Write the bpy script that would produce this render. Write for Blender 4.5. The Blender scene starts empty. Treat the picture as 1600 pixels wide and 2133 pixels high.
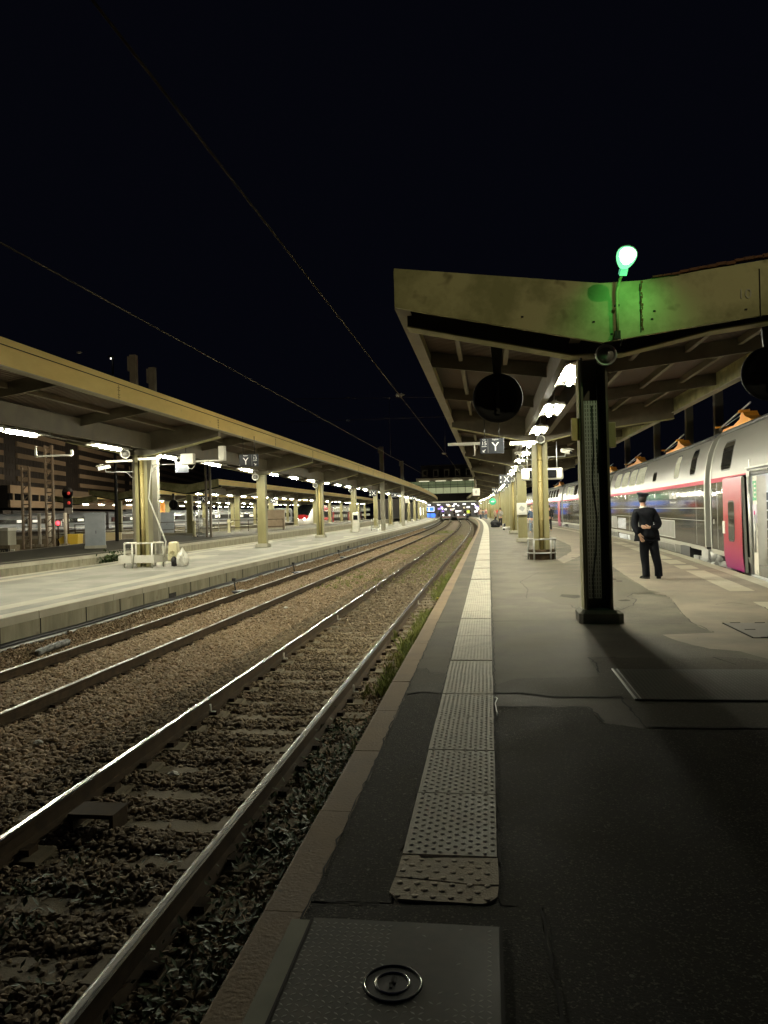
import bpy, bmesh, math, random
import numpy as np
from mathutils import Vector, Matrix
R_ = math.radians
SC = bpy.context.scene
COL = SC.collection
random.seed(7); rng = np.random.default_rng(11)

# ------------------------------------------------------------------ camera
CAM_H = 1.55
F = 1550.0
yaw = math.atan(218 / F); roll = R_(1.5)
cam_data = bpy.data.cameras.new('camera'); cam = bpy.data.objects.new('camera', cam_data); COL.objects.link(cam)
cam_data.sensor_fit = 'HORIZONTAL'; cam_data.sensor_width = 36; cam_data.lens = 36 * F / 1600
cam_data.clip_start = 0.05; cam_data.clip_end = 1500
pitch = math.atan(1.1 * math.cos(roll) / F)
fwd0 = Vector((-math.sin(yaw), math.cos(yaw), 0)); up0 = Vector((0, 0, 1)); right0 = Vector((math.cos(yaw), math.sin(yaw), 0))
fwd = fwd0 * math.cos(pitch) + up0 * math.sin(pitch); up1 = up0 * math.cos(pitch) - fwd0 * math.sin(pitch)
cr = right0 * math.cos(roll) - up1 * math.sin(roll); cu = up1 * math.cos(roll) + right0 * math.sin(roll)
cam.matrix_world = Matrix(((cr.x, cu.x, -fwd.x, 0), (cr.y, cu.y, -fwd.y, 0), (cr.z, cu.z, -fwd.z, CAM_H), (0, 0, 0, 1)))
SC.camera = cam
SC.render.resolution_x = 768; SC.render.resolution_y = 1024

# ------------------------------------------------------------------ night sky, exposure
W = bpy.data.worlds.new('World'); SC.world = W; W.use_nodes = True
nt = W.node_tree; bg = nt.nodes['Background']
sky = nt.nodes.new('ShaderNodeTexSky'); sky.sky_type = 'NISHITA'; sky.sun_disc = False
sky.sun_elevation = R_(-6); sky.sun_rotation = R_(200)
mixc = nt.nodes.new('ShaderNodeMixRGB'); mixc.inputs[0].default_value = 0.85
mixc.inputs[2].default_value = (0.0017, 0.0020, 0.0042, 1)
nt.links.new(sky.outputs[0], mixc.inputs[1]); nt.links.new(mixc.outputs[0], bg.inputs[0])
bg.inputs[1].default_value = 0.9
SC.view_settings.view_transform = 'Standard'; SC.view_settings.look = 'None'
SC.view_settings.exposure = 0.0; SC.view_settings.gamma = 1
SC.cycles.use_denoising = True
SC.cycles.max_bounces = 6; SC.cycles.diffuse_bounces = 3; SC.cycles.glossy_bounces = 3; SC.cycles.transmission_bounces = 4
SC.cycles.sample_clamp_indirect = 6.0; SC.cycles.caustics_reflective = False; SC.cycles.caustics_refractive = False
SC.cycles.use_light_tree = True
TUBE = 620.0

# ------------------------------------------------------------------ shared curve of the tracks and platforms
def off(y): return 0.0 if y < 50 else (y - 50) ** 2 / 4400.0
def kerb_right(y):
    if y < 55: return 6.45 - .00145 * (y - 43) ** 2
    if y < 133: return 6.24 - .035 * (y - 55)
    return 3.51 - (off(y) - off(133))
def third_edge(y):
    if y < 33: return -17.5
    if y < 75: return -17.5 - .055 * (y - 33)
    return -19.8 - off(y)
def stations(y0, y1, step=12.7, curved=5.0):
    ys = [y0]; y = y0
    while y < y1 - 1e-6:
        y = min(y1, y + (step if y < 48 else curved)); ys.append(y)
    return ys

# ------------------------------------------------------------------ materials
MATS = {}
def mat(name, c1, c2=None, rough=0.6, metal=0.0, scale=3.0, bump=0.0, bscale=60.0, detail=5.0, emit=None, estr=0, stretch=None, spec=0.5, lo=.35, hi=.65, coat=0, speck=None):
    if name in MATS: return MATS[name]
    m = bpy.data.materials.new(name); m.use_nodes = True; t = m.node_tree; b = t.nodes['Principled BSDF']
    b.inputs['Base Color'].default_value = (*c1, 1); b.inputs['Roughness'].default_value = rough; b.inputs['Metallic'].default_value = metal
    b.inputs['Specular IOR Level'].default_value = spec
    if coat: b.inputs['Coat Weight'].default_value = coat; b.inputs['Coat Roughness'].default_value = .06
    tc = t.nodes.new('ShaderNodeTexCoord'); mp = t.nodes.new('ShaderNodeMapping'); t.links.new(tc.outputs['Object'], mp.inputs[0])
    if stretch: mp.inputs['Scale'].default_value = stretch
    col = None
    if c2:
        n = t.nodes.new('ShaderNodeTexNoise'); n.inputs['Scale'].default_value = scale; n.inputs['Detail'].default_value = detail; n.inputs['Roughness'].default_value = .62
        t.links.new(mp.outputs[0], n.inputs['Vector'])
        r = t.nodes.new('ShaderNodeMapRange'); r.inputs[1].default_value = lo; r.inputs[2].default_value = hi; t.links.new(n.outputs[0], r.inputs[0])
        mx = t.nodes.new('ShaderNodeMixRGB'); mx.inputs[1].default_value = (*c1, 1); mx.inputs[2].default_value = (*c2, 1)
        t.links.new(r.outputs[0], mx.inputs[0]); col = mx.outputs[0]
        r2 = t.nodes.new('ShaderNodeMapRange'); r2.inputs[1].default_value = .3; r2.inputs[2].default_value = .7
        r2.inputs[3].default_value = max(.02, rough - .12); r2.inputs[4].default_value = min(1, rough + .12)
        t.links.new(n.outputs[0], r2.inputs[0]); t.links.new(r2.outputs[0], b.inputs['Roughness'])
    if speck:
        sc_, amt, cs = speck
        v = t.nodes.new('ShaderNodeTexNoise'); v.inputs['Scale'].default_value = sc_; v.inputs['Detail'].default_value = 2
        t.links.new(tc.outputs['Object'], v.inputs['Vector'])
        r = t.nodes.new('ShaderNodeMapRange'); r.inputs[1].default_value = 1 - amt; r.inputs[2].default_value = 1 - amt + .12; t.links.new(v.outputs[0], r.inputs[0])
        mx = t.nodes.new('ShaderNodeMixRGB'); mx.inputs[2].default_value = (*cs, 1)
        if col: t.links.new(col, mx.inputs[1])
        else: mx.inputs[1].default_value = (*c1, 1)
        t.links.new(r.outputs[0], mx.inputs[0]); col = mx.outputs[0]
    if col: t.links.new(col, b.inputs['Base Color'])
    if bump:
        n = t.nodes.new('ShaderNodeTexNoise'); n.inputs['Scale'].default_value = bscale; n.inputs['Detail'].default_value = 4
        t.links.new(tc.outputs['Object'], n.inputs['Vector'])
        bp = t.nodes.new('ShaderNodeBump'); bp.inputs['Strength'].default_value = bump; bp.inputs['Distance'].default_value = .007
        t.links.new(n.outputs[0], bp.inputs['Height']); t.links.new(bp.outputs[0], b.inputs['Normal'])
    if emit:
        b.inputs['Emission Color'].default_value = (*emit, 1); b.inputs['Emission Strength'].default_value = estr
    MATS[name] = m; return m

asphalt = mat('asphalt', (.074, .066, .050), (.135, .122, .094), .82, scale=.9, lo=.4, hi=.6, detail=9, bump=.5, bscale=120, spec=.25, speck=(90, .42, (.19, .175, .14)))
stain_m = mat('platform_stain', (.115, .11, .09), (.18, .17, .14), .85, scale=2)
asphalt_mid = mat('asphalt_mid', (.066, .061, .046), (.098, .09, .068), .85, scale=.9, bump=.4, bscale=120, spec=.2, speck=(90, .42, (.17, .155, .125)))
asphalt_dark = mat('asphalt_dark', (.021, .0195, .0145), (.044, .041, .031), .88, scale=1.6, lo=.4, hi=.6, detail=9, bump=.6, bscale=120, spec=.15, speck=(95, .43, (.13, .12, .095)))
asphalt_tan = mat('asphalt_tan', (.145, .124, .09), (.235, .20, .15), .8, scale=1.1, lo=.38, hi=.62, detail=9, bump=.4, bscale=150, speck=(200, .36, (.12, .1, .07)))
asphalt_grey = mat('asphalt_grey', (.075, .069, .05), (.108, .098, .073), .8, scale=.8, bump=.3, bscale=120, spec=.25)
asphalt_left = mat('pale_asphalt', (.13, .125, .105), (.235, .225, .19), .8, scale=.7, lo=.38, hi=.62, detail=9, bump=.3, bscale=90, speck=(1.7, .36, (.10, .095, .075)))
crack_m = mat('crack', (.02, .018, .014), rough=.95)
kerb_m = mat('kerb_stone', (.19, .13, .072), (.28, .205, .125), .8, scale=1.6, bump=.6, bscale=60, speck=(22, .33, (.11, .085, .06)))
kerb_pale = mat('kerb_pale', (.27, .25, .185), (.36, .335, .26), .8, scale=1.2, bump=.3, bscale=60)
tactile_m = mat('tactile_stone', (.38, .355, .285), (.51, .48, .395), .7, scale=5, bump=.35, bscale=140, speck=(14, .33, (.2, .17, .12)))
tactile_old = mat('tactile_stone_worn', (.36, .30, .21), (.47, .40, .29), .8, scale=7, bump=.6, bscale=90)
concrete = mat('concrete', (.24, .225, .17), (.36, .34, .27), .85, scale=1.0, bump=.4, bscale=50, stretch=(1, 1, .3))
concrete_wall = mat('concrete_wall', (.13, .115, .068), (.24, .22, .15), .85, scale=1.5, bump=.4, bscale=40, stretch=(1, 2.2, .5), speck=(3.2, .36, (.12, .1, .065)))
soil = mat('soil', (.03, .022, .014), (.075, .055, .035), .95, scale=4, bump=1, bscale=30)
ballast_far = mat('ballast_bed', (.07, .05, .03), (.22, .155, .09), .9, scale=9, bump=1.0, bscale=14, detail=8)
rail_side = mat('rail_rust', (.030, .020, .011), (.062, .042, .024), .9, scale=6, spec=.15)
rail_top = mat('rail_polished', (.55, .54, .5), rough=.22, metal=1.0)
rail_dull = mat('rail_dull', (.20, .18, .15), (.30, .28, .24), .38, scale=9, metal=.8)
sleeper_m = mat('sleeper', (.12, .095, .055), (.20, .165, .105), .85, scale=4, bump=.4)
yellow = mat('yellow_paint', (.62, .45, .12), (.72, .55, .18), .5, scale=1.3, bump=.15, bscale=20, stretch=(1, .6, 2), speck=(7, .30, (.30, .21, .08)))
olive = mat('olive_paint', (.25, .24, .11), (.40, .37, .19), .6, scale=1.6, bump=.2, bscale=12, spec=.2, lo=.42, hi=.58, detail=8, speck=(3.5, .36, (.17, .15, .07)))
olive_col = mat('column_paint', (.155, .14, .062), (.25, .225, .105), .5, scale=1.6, stretch=(1, 1, .25), speck=(9, .28, (.14, .11, .06)))
beam_m = mat('beam_paint', (.075, .063, .038), (.135, .115, .075), .6, scale=1.5, bump=.2, bscale=18)
beam_dark = mat('black_paint_and_shade', (.012, .012, .011), (.022, .021, .018), .55, scale=3)
white_enamel = mat('white_enamel', (.52, .50, .43), (.6, .58, .5), .35, scale=4)
white_plastic = mat('white_plastic', (.56, .55, .49), rough=.4)
grey_metal = mat('grey_metal', (.28, .28, .27), (.36, .36, .34), .45, scale=3, metal=.3)
galv = mat('galvanised', (.38, .39, .38), (.5, .5, .48), .45, scale=6, metal=.6)
black_m = mat('black_plastic', (.012, .012, .013), rough=.5)
glossy_black = mat('black_gloss', (.008, .008, .009), rough=.12)
sign_m = mat('sign_face', (.022, .026, .036), rough=.4)
white_print = mat('white_print', (.8, .8, .78), rough=.5, emit=(1, .98, .9), estr=.35)
grey_print = mat('faint_print', (.36, .34, .24), rough=.7)
tube_m = mat('fluorescent_tube', (1, 1, 1), emit=(1.0, .965, .745), estr=TUBE)
perf_m = mat('perforated_plate', (.32, .33, .32), (.40, .41, .39), .5, scale=4)
grass_m = mat('grass_blades', (.12, .155, .03), (.24, .25, .06), .7, scale=2)
leaf_m = mat('leaves', (.03, .055, .015), (.06, .09, .03), .6, scale=3)
dryleaf_m = mat('dry_weeds', (.12, .07, .03), (.2, .13, .05), .8, scale=4)
glass_dark = mat('dark_glass', (.012, .013, .013), rough=.06, spec=.8)
glass_lit = mat('lit_window', (.06, .06, .05), (.10, .10, .08), .12, scale=1.5, emit=(.80, .78, .52), estr=.5)
cabinet_m = mat('cabinet_grey', (.20, .22, .24), (.26, .28, .30), .55, scale=2)

def roof_material():
    m = mat('corrugated_roof', (.060, .038, .023), (.105, .070, .043), .65, scale=.9)
    t = m.node_tree; b = t.nodes['Principled BSDF']; tc = t.nodes.new('ShaderNodeTexCoord')
    w = t.nodes.new('ShaderNodeTexWave'); w.bands_direction = 'Y'; w.inputs['Scale'].default_value = 2.6; w.inputs['Distortion'].default_value = 0
    t.links.new(tc.outputs['Object'], w.inputs['Vector']); bp = t.nodes.new('ShaderNodeBump'); bp.inputs['Strength'].default_value = 1; bp.inputs['Distance'].default_value = .05
    t.links.new(w.outputs['Fac'], bp.inputs['Height']); t.links.new(bp.outputs[0], b.inputs['Normal']); return m
roof_m = roof_material()

# ------------------------------------------------------------------ mesh helpers
class MB:
    def __init__(s): s.v = []; s.f = []; s.sm = []
    def add(s, vs, fs, smooth=False):
        n = len(s.v); s.v.extend([tuple(v) for v in vs]); s.f.extend([tuple(i + n for i in f) for f in fs]); s.sm.extend([smooth] * len(fs)); return s
    def box(s, c, d, rz=0, rx=0, ry=0, taper=1.0):
        hx, hy, hz = d[0] / 2, d[1] / 2, d[2] / 2
        M = Matrix.Rotation(rz, 3, 'Z') @ Matrix.Rotation(ry, 3, 'Y') @ Matrix.Rotation(rx, 3, 'X') if (rz or rx or ry) else None
        vs = []
        for z in (-1, 1):
            k = taper if z > 0 else 1
            for x, y in ((-1, -1), (1, -1), (1, 1), (-1, 1)):
                p = Vector((x * hx * k, y * hy * k, z * hz)); p = M @ p if M else p; vs.append((p.x + c[0], p.y + c[1], p.z + c[2]))
        return s.add(vs, [(0, 3, 2, 1), (4, 5, 6, 7), (0, 1, 5, 4), (1, 2, 6, 5), (2, 3, 7, 6), (3, 0, 4, 7)])
    def beam(s, a, b, w, h, upv=(0, 0, 1)):
        a = Vector(a); b = Vector(b); d = (b - a).normalized(); u = Vector(upv); r = d.cross(u)
        if r.length < 1e-4: r = Vector((1, 0, 0))
        r.normalize(); u = r.cross(d)
        vs = [p + r * x * w / 2 + u * y * h / 2 for p in (a, b) for x, y in ((-1, -1), (1, -1), (1, 1), (-1, 1))]
        return s.add(vs, [(0, 3, 2, 1), (4, 5, 6, 7), (0, 1, 5, 4), (1, 2, 6, 5), (2, 3, 7, 6), (3, 0, 4, 7)])
    def tube(s, pts, r, n=8, cap=True):
        pts = [Vector(p) for p in pts]; rings = []; rs = r if isinstance(r, (list, tuple)) else [r] * len(pts)
        prev = None; base = len(s.v); vs = []
        for i, p in enumerate(pts):
            d = (pts[min(i + 1, len(pts) - 1)] - pts[max(i - 1, 0)]).normalized()
            if prev is None:
                u = Vector((0, 0, 1)) if abs(d.z) < .9 else Vector((1, 0, 0))
            else: u = prev
            a = d.cross(u).normalized(); u = a.cross(d).normalized(); prev = u
            for k in range(n):
                t = 2 * math.pi * k / n; vs.append(p + (a * math.cos(t) + u * math.sin(t)) * rs[i])
        fs = [(i * n + k, i * n + (k + 1) % n, (i + 1) * n + (k + 1) % n, (i + 1) * n + k) for i in range(len(pts) - 1) for k in range(n)]
        s.add(vs, fs, True)
        if cap: s.f.append(tuple(base + k for k in range(n))[::-1]); s.f.append(tuple(base + (len(pts) - 1) * n + k for k in range(n))); s.sm += [False, False]
        return s
    def lathe(s, prof, c, axis='Z', n=20, M=None):
        vs = []
        for r, h in prof:
            for k in range(n):
                t = 2 * math.pi * k / n; p = Vector((r * math.cos(t), r * math.sin(t), h))
                if axis == 'Y': p = Vector((p.x, p.z, p.y))
                elif axis == 'X': p = Vector((p.z, p.x, p.y))
                if M: p = M @ p
                vs.append(p + Vector(c))
        fs = [(i * n + k, i * n + (k + 1) % n, (i + 1) * n + (k + 1) % n, (i + 1) * n + k) for i in range(len(prof) - 1) for k in range(n)]
        return s.add(vs, fs, True)
    def prism(s, poly, axis, a, b):
        # poly of (u,v); axis 'y': (x,z) extruded in y; 'x': (y,z); 'z': (x,y)
        n = len(poly)
        def P(u, v, w): return (u, w, v) if axis == 'y' else ((w, u, v) if axis == 'x' else (u, v, w))
        vs = [P(u, v, a) for u, v in poly] + [P(u, v, b) for u, v in poly]
        return s.add(vs, [tuple(range(n)), tuple(range(2 * n - 1, n - 1, -1))] + [(i, (i + 1) % n, n + (i + 1) % n, n + i) for i in range(n)])
    def sweep(s, prof, ys, fx=None, closed=True, smooth=False, caps=True):
        # prof (x,z) swept along y with the shared curve (or fx(y) added to x)
        n = len(prof); vs = []
        for y in ys:
            o = -off(y) if fx is None else fx(y)
            vs += [(x + o, y, z) for x, z in prof]
        m = n if closed else n - 1
        fs = [(i * n + k, i * n + (k + 1) % n, (i + 1) * n + (k + 1) % n, (i + 1) * n + k) for i in range(len(ys) - 1) for k in range(m)]
        if closed and caps: fs += [tuple(range(n))[::-1], tuple((len(ys) - 1) * n + k for k in range(n))]
        return s.add(vs, fs, smooth)
    def build(s, name, m, parent=None, loc=(0, 0, 0), bevel=0):
        me = bpy.data.meshes.new(name); me.from_pydata(s.v, [], s.f); me.validate(); 
        if len(me.polygons) == len(s.sm): me.polygons.foreach_set('use_smooth', s.sm)
        bm = bmesh.new(); bm.from_mesh(me); bmesh.ops.recalc_face_normals(bm, faces=bm.faces); bm.to_mesh(me); bm.free()
        me.materials.append(m); o = bpy.data.objects.new(name, me); COL.objects.link(o); o.location = loc
        if parent: o.parent = parent
        if bevel:
            b = o.modifiers.new('bevel', 'BEVEL'); b.width = bevel; b.segments = 2; b.limit_method = 'ANGLE'
        return o
def npmesh(name, V, Fc, m, parent=None, smooth=False):
    me = bpy.data.meshes.new(name); k = Fc.shape[1]
    me.vertices.add(len(V)); me.vertices.foreach_set('co', V.astype(np.float32).ravel())
    me.loops.add(Fc.size); me.loops.foreach_set('vertex_index', Fc.astype(np.int32).ravel())
    me.polygons.add(len(Fc)); me.polygons.foreach_set('loop_start', np.arange(0, Fc.size, k, dtype=np.int32))
    me.polygons.foreach_set('use_smooth', np.full(len(Fc), smooth)); me.update(calc_edges=True)
    me.materials.append(m); o = bpy.data.objects.new(name, me); COL.objects.link(o)
    if parent: o.parent = parent
    return o
def thing(name, label, cat, loc=(0, 0, 0), rz=0, group=None):
    o = bpy.data.objects.new(name, None); COL.objects.link(o); o.location = loc; o.rotation_euler = (0, 0, rz); o.empty_display_size = .3
    o['label'] = label; o['category'] = cat
    if group: o['group'] = group
    return o
def tag(o, label, cat, group=None):
    o['label'] = label; o['category'] = cat
    if group: o['group'] = group
    return o
def struct(o, label=None, cat=None):
    o['kind'] = 'structure'
    if label: o['label'] = label
    if cat: o['category'] = cat
    return o
def stuff(o, label=None, cat=None):
    o['kind'] = 'stuff'
    if label: o['label'] = label
    if cat: o['category'] = cat
    return o
def dup(root, loc, rz=None, label=None, group=None):
    def cp(o, par):
        c = o.copy(); COL.objects.link(c); c.parent = par
        for ch in kids.get(o.name, []): cp(ch, c)
        return c
    kids = {}
    def gather(o):
        kids[o.name] = list(o.children)
        for ch in o.children: gather(ch)
    gather(root); r = cp(root, None); r.location = loc
    if rz is not None: r.rotation_euler = (0, 0, rz)
    if label: r['label'] = label
    if group: r['group'] = group
    return r
def text(body, size, loc, rot, m, parent, name='lettering', align='CENTER', ext=.002, sx=1):
    cu_ = bpy.data.curves.new(name, 'FONT'); cu_.body = body; cu_.size = size; cu_.align_x = align; cu_.align_y = 'CENTER'; cu_.extrude = ext
    tmp = bpy.data.objects.new(name, cu_); COL.objects.link(tmp); bpy.context.view_layer.update()
    me = bpy.data.meshes.new_from_object(tmp.evaluated_get(bpy.context.evaluated_depsgraph_get())); bpy.data.objects.remove(tmp); me.materials.clear(); me.materials.append(m)
    o = bpy.data.objects.new(name, me); COL.objects.link(o); o.location = loc; o.rotation_euler = rot; o.scale = (sx, 1, 1)
    if parent: o.parent = parent
    return o
FACE = (R_(90), 0, 0)      # lettering that faces -Y

# ================================================================== SETTING: ground, platforms, tracks
Y0, Y1 = -6.0, 186.0
g = MB(); g.add([(-600, -200, -.86), (600, -200, -.86), (600, 900, -.86), (-600, 900, -.86)], [(0, 1, 2, 3)])
struct(g.build('ground', soil))

def ribbon(name, m, lx, rx, ys, z, parent=None, wall=None):
    g = MB(); vs = []
    for y in ys: vs += [(lx(y), y, z), (rx(y), y, z)]
    g.add(vs, [(2 * i, 2 * i + 1, 2 * i + 3, 2 * i + 2) for i in range(len(ys) - 1)])
    o = g.build(name, m, parent); return o
ys = stations(Y0, Y1, 4, 4)
SL = lambda x: (lambda y: x - off(y))
bed = struct(ribbon('track_bed', ballast_far, SL(-7.78), SL(-.95), ys, -.825))
bed2 = struct(ribbon('track_bed', ballast_far, third_edge, SL(-13.75), stations(-6, 186, 4, 4), -.80))
bed3 = struct(ribbon('track_bed', ballast_far, kerb_right, lambda y: kerb_right(y) + 14, ys, -.80))
bed4 = struct(ribbon('track_bed', ballast_far, SL(-60), SL(-28.3), stations(20, 186, 6, 6), -.81))

def platform(name, lx, rx, y0, y1, top, wl, wr, walls=concrete_wall):
    ys = stations(y0, y1, 3, 4); g = MB(); vs = []
    for y in ys: vs += [(lx(y) + wl, y, 0), (rx(y) - wr, y, 0)]
    g.add(vs, [(2 * i, 2 * i + 1, 2 * i + 3, 2 * i + 2) for i in range(len(ys) - 1)])
    o = struct(g.build(name, top))
    w = MB(); n = len(ys)
    vs = [];
    for y in ys: vs += [(lx(y) + .05, y, -.14), (lx(y) + .05, y, -.9)]
    w.add(vs, [(2 * i, 2 * i + 1, 2 * i + 3, 2 * i + 2) for i in range(n - 1)])
    vs = []
    for y in ys: vs += [(rx(y) - .05, y, -.14), (rx(y) - .05, y, -.9)]
    w.add(vs, [(2 * i, 2 * i + 1, 2 * i + 3, 2 * i + 2) for i in range(n - 1)])
    w.add([(lx(y0) + .05, y0 + .01, -.004), (rx(y0) - .05, y0 + .01, -.004), (rx(y0) - .05, y0 + .01, -.9), (lx(y0) + .05, y0 + .01, -.9)], [(0, 1, 2, 3)])
    w.build('edge_wall', walls, o); return o
def coping(name, fx, side, width, y0, y1, m, parent, stone=1.0, maxn=60):
    """kerb stones; side=+1 means the stone extends to +x from the edge"""
    g = MB(); y = y0; i = 0
    while y < y1:
        L = stone if y < 40 else stone * 4
        e = min(y1, y + L) - (.008 if y < 40 else .01)
        xa, xb = fx(y), fx(e); j = random.uniform(-.004, .004) if y < 30 else 0; dz = random.uniform(0, .004)
        b_ = .012
        prof = [(0, -.14), (0, -b_), (b_, 0), (width, 0), (width, -.14)]
        vs = []
        for (xx, yy) in ((xa, y), (xb, e)):
            for px_, pz in prof: vs.append((xx + side * (px_ + j), yy, pz + .002 + dz))
        g.add(vs, [(0, 1, 2, 3, 4), (9, 8, 7, 6, 5)] + [(k, (k + 1) % 5, 5 + (k + 1) % 5, 5 + k) for k in range(5)])
        y += L; i += 1
    return g.build(name, m, parent)

RP = platform('platform', SL(-.92), kerb_right, Y0, Y1, asphalt, .17, .28)
coping('kerb', SL(-.92), 1, .175, Y0, Y1, kerb_m, RP, .98)
coping('kerb', kerb_right, -1, .29, Y0, Y1, kerb_pale, RP, 1.0)
LP = platform('platform', SL(-13.72), SL(-7.8), 9.4, Y1, asphalt_left, .3, .3)
coping('kerb', SL(-7.8), -1, .32, 9.4, Y1, kerb_pale, LP, 1.3)
coping('kerb', SL(-13.72), 1, .32, 9.4, Y1, kerb_pale, LP, 1.3)
TP_far = lambda y: (-22.5 - (y - 22) * .19 if y < 54 else -28.6 - (off(y)))
TP = platform('platform', TP_far, third_edge, 22, Y1, asphalt_grey, .3, .3)
coping('kerb', third_edge, -1, .35, 22, Y1, kerb_pale, TP, 1.3)
coping('kerb', TP_far, 1, .35, 22, Y1, kerb_pale, TP, 1.3)
# distant platforms of the far tracks
for a, b in ((-42, -37), (-56, -50)):
    p_ = platform('platform', SL(a), SL(b), 60, Y1, asphalt_grey, .2, .2)
RR = platform('platform', lambda y: kerb_right(y) + 7.6, lambda y: kerb_right(y) + 13, 30, Y1, asphalt_left, .2, .2)

# wall panel joints of the left platform edge, holes, recess
g = MB()
y = 9.9
while y < 60:
    w_ = random.choice((1.1, 1.35, 1.35, 1.5)); y += w_
    g.box((-7.8 - off(y) - .046, y, -.45), (.012, .018, .62))
g.box((-7.846, 17.6, -.42), (.014, .42, .22)); g.box((-7.846, 41, -.42), (.014, .5, .3))
g.build('wall_joints', crack_m, LP)

# surface patches of the asphalt (each a thin sheet above the last)
def patch(poly, z, m, name='asphalt_patch', parent=None):
    g = MB(); n = len(poly); cx_ = sum(p[0] for p in poly) / n; cy_ = sum(p[1] for p in poly) / n
    # ragged outline
    out = []
    for i in range(n):
        a, b = poly[i], poly[(i + 1) % n]; d = math.hypot(b[0] - a[0], b[1] - a[1]); k = max(1, int(d / .12)) if d < 6 else 30
        for q in range(k):
            t = q / k; j = .012 if k > 1 else 0
            out.append((a[0] + (b[0] - a[0]) * t + random.uniform(-j, j), a[1] + (b[1] - a[1]) * t + random.uniform(-j, j)))
    me = bpy.data.meshes.new(name); bm = bmesh.new(); vs = [bm.verts.new((x, y, z)) for x, y in out]; f_ = bm.faces.new(vs)
    bmesh.ops.triangulate(bm, faces=[f_]); bmesh.ops.recalc_face_normals(bm, faces=bm.faces)
    for f_ in bm.faces:
        if f_.normal.z < 0: f_.normal_flip()
    bm.to_mesh(me); bm.free(); me.materials.append(m); o = bpy.data.objects.new(name, me); COL.objects.link(o); o.parent = parent; return o
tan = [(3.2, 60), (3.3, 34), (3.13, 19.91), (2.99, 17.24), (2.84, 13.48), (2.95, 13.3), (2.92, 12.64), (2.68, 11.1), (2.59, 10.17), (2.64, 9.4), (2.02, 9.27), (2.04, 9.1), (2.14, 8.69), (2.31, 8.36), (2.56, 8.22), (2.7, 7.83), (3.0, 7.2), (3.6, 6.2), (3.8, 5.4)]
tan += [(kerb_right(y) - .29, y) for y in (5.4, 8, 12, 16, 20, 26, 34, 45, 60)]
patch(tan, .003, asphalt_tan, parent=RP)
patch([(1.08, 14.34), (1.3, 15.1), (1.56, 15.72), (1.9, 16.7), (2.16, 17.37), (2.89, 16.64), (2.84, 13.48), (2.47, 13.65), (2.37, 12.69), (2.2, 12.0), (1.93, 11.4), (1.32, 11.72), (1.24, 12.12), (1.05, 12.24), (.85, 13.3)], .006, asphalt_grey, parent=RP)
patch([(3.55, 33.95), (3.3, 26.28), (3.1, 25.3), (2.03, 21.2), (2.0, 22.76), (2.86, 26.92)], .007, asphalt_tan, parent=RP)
patch([(.98, 7.86), (2.2, 7.87), (2.51, 7.79), (2.8, 7.33), (3.2, 6.3), (3.3, 5.4), (1.04, 5.4), (1.01, 6.24), (.49, 6.22), (.23, 6.35), (.0, 6.34), (.0, 6.57), (.2, 6.87), (.95, 6.99)], .005, asphalt_mid, parent=RP)
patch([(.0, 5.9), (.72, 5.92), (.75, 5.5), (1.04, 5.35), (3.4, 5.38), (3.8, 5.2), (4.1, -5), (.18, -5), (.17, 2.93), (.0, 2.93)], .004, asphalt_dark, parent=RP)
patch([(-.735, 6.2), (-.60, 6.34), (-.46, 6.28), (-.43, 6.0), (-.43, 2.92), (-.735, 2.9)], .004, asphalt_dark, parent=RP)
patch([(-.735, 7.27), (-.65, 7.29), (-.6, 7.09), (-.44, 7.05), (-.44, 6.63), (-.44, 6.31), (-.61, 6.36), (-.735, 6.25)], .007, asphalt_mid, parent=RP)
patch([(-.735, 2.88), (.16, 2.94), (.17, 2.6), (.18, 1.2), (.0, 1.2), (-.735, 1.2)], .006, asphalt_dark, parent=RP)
patch([(-.735, 10.28), (-.735, 10.42), (.9, 10.5), (.9, 10.44)], .005, asphalt_grey, parent=RP)
patch([(-.74, 16.4), (-.74, 17.1), (-.43, 17.1), (-.43, 16.4)], .005, asphalt_grey, parent=RP)
for _ in range(26):
    x = random.uniform(.1, 3.0); y = random.uniform(6.5, 34); s_ = random.uniform(.05, .3)
    pts = [(x + s_ * random.uniform(.5, 1.2) * math.cos(a), y + 1.6 * s_ * random.uniform(.5, 1.2) * math.sin(a)) for a in [k * math.pi / 4 for k in range(8)]]
    patch(pts, .0085, random.choice((asphalt_grey, asphalt_dark, asphalt)), parent=RP)
def crack(pts, w=.008, z=.010):
    out = []
    for a, b in zip(pts, pts[1:]):
        k = max(1, int(math.hypot(b[0] - a[0], b[1] - a[1]) / .07))
        for q in range(k):
            t = q / k; out.append((a[0] + (b[0] - a[0]) * t + random.uniform(-.012, .012), a[1] + (b[1] - a[1]) * t + random.uniform(-.012, .012)))
    out.append(pts[-1]); g_ = []
    for i, p in enumerate(out):
        q = out[min(i + 1, len(out) - 1)]; r = out[max(i - 1, 0)]; dx, dy = q[0] - r[0], q[1] - r[1]; L = math.hypot(dx, dy) or 1
        ww = w * random.uniform(.4, 1.3) / 2; g_ += [(p[0] - dy / L * ww, p[1] + dx / L * ww, z), (p[0] + dy / L * ww, p[1] - dx / L * ww, z)]
    CR.add(g_, [(2 * i, 2 * i + 1, 2 * i + 3, 2 * i + 2) for i in range(len(out) - 1)])
CR = MB()
crack([(1.05, 12.24), (1.24, 12.08), (1.25, 11.82), (1.33, 11.5)], .02)
crack([(1.88, 11.4), (2.17, 11.96), (2.37, 12.69), (2.3, 13.1), (2.5, 13.65), (2.84, 13.48), (2.95, 13.3), (2.92, 12.64), (2.68, 11.1), (2.59, 10.17), (2.64, 9.4)], .014)
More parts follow.
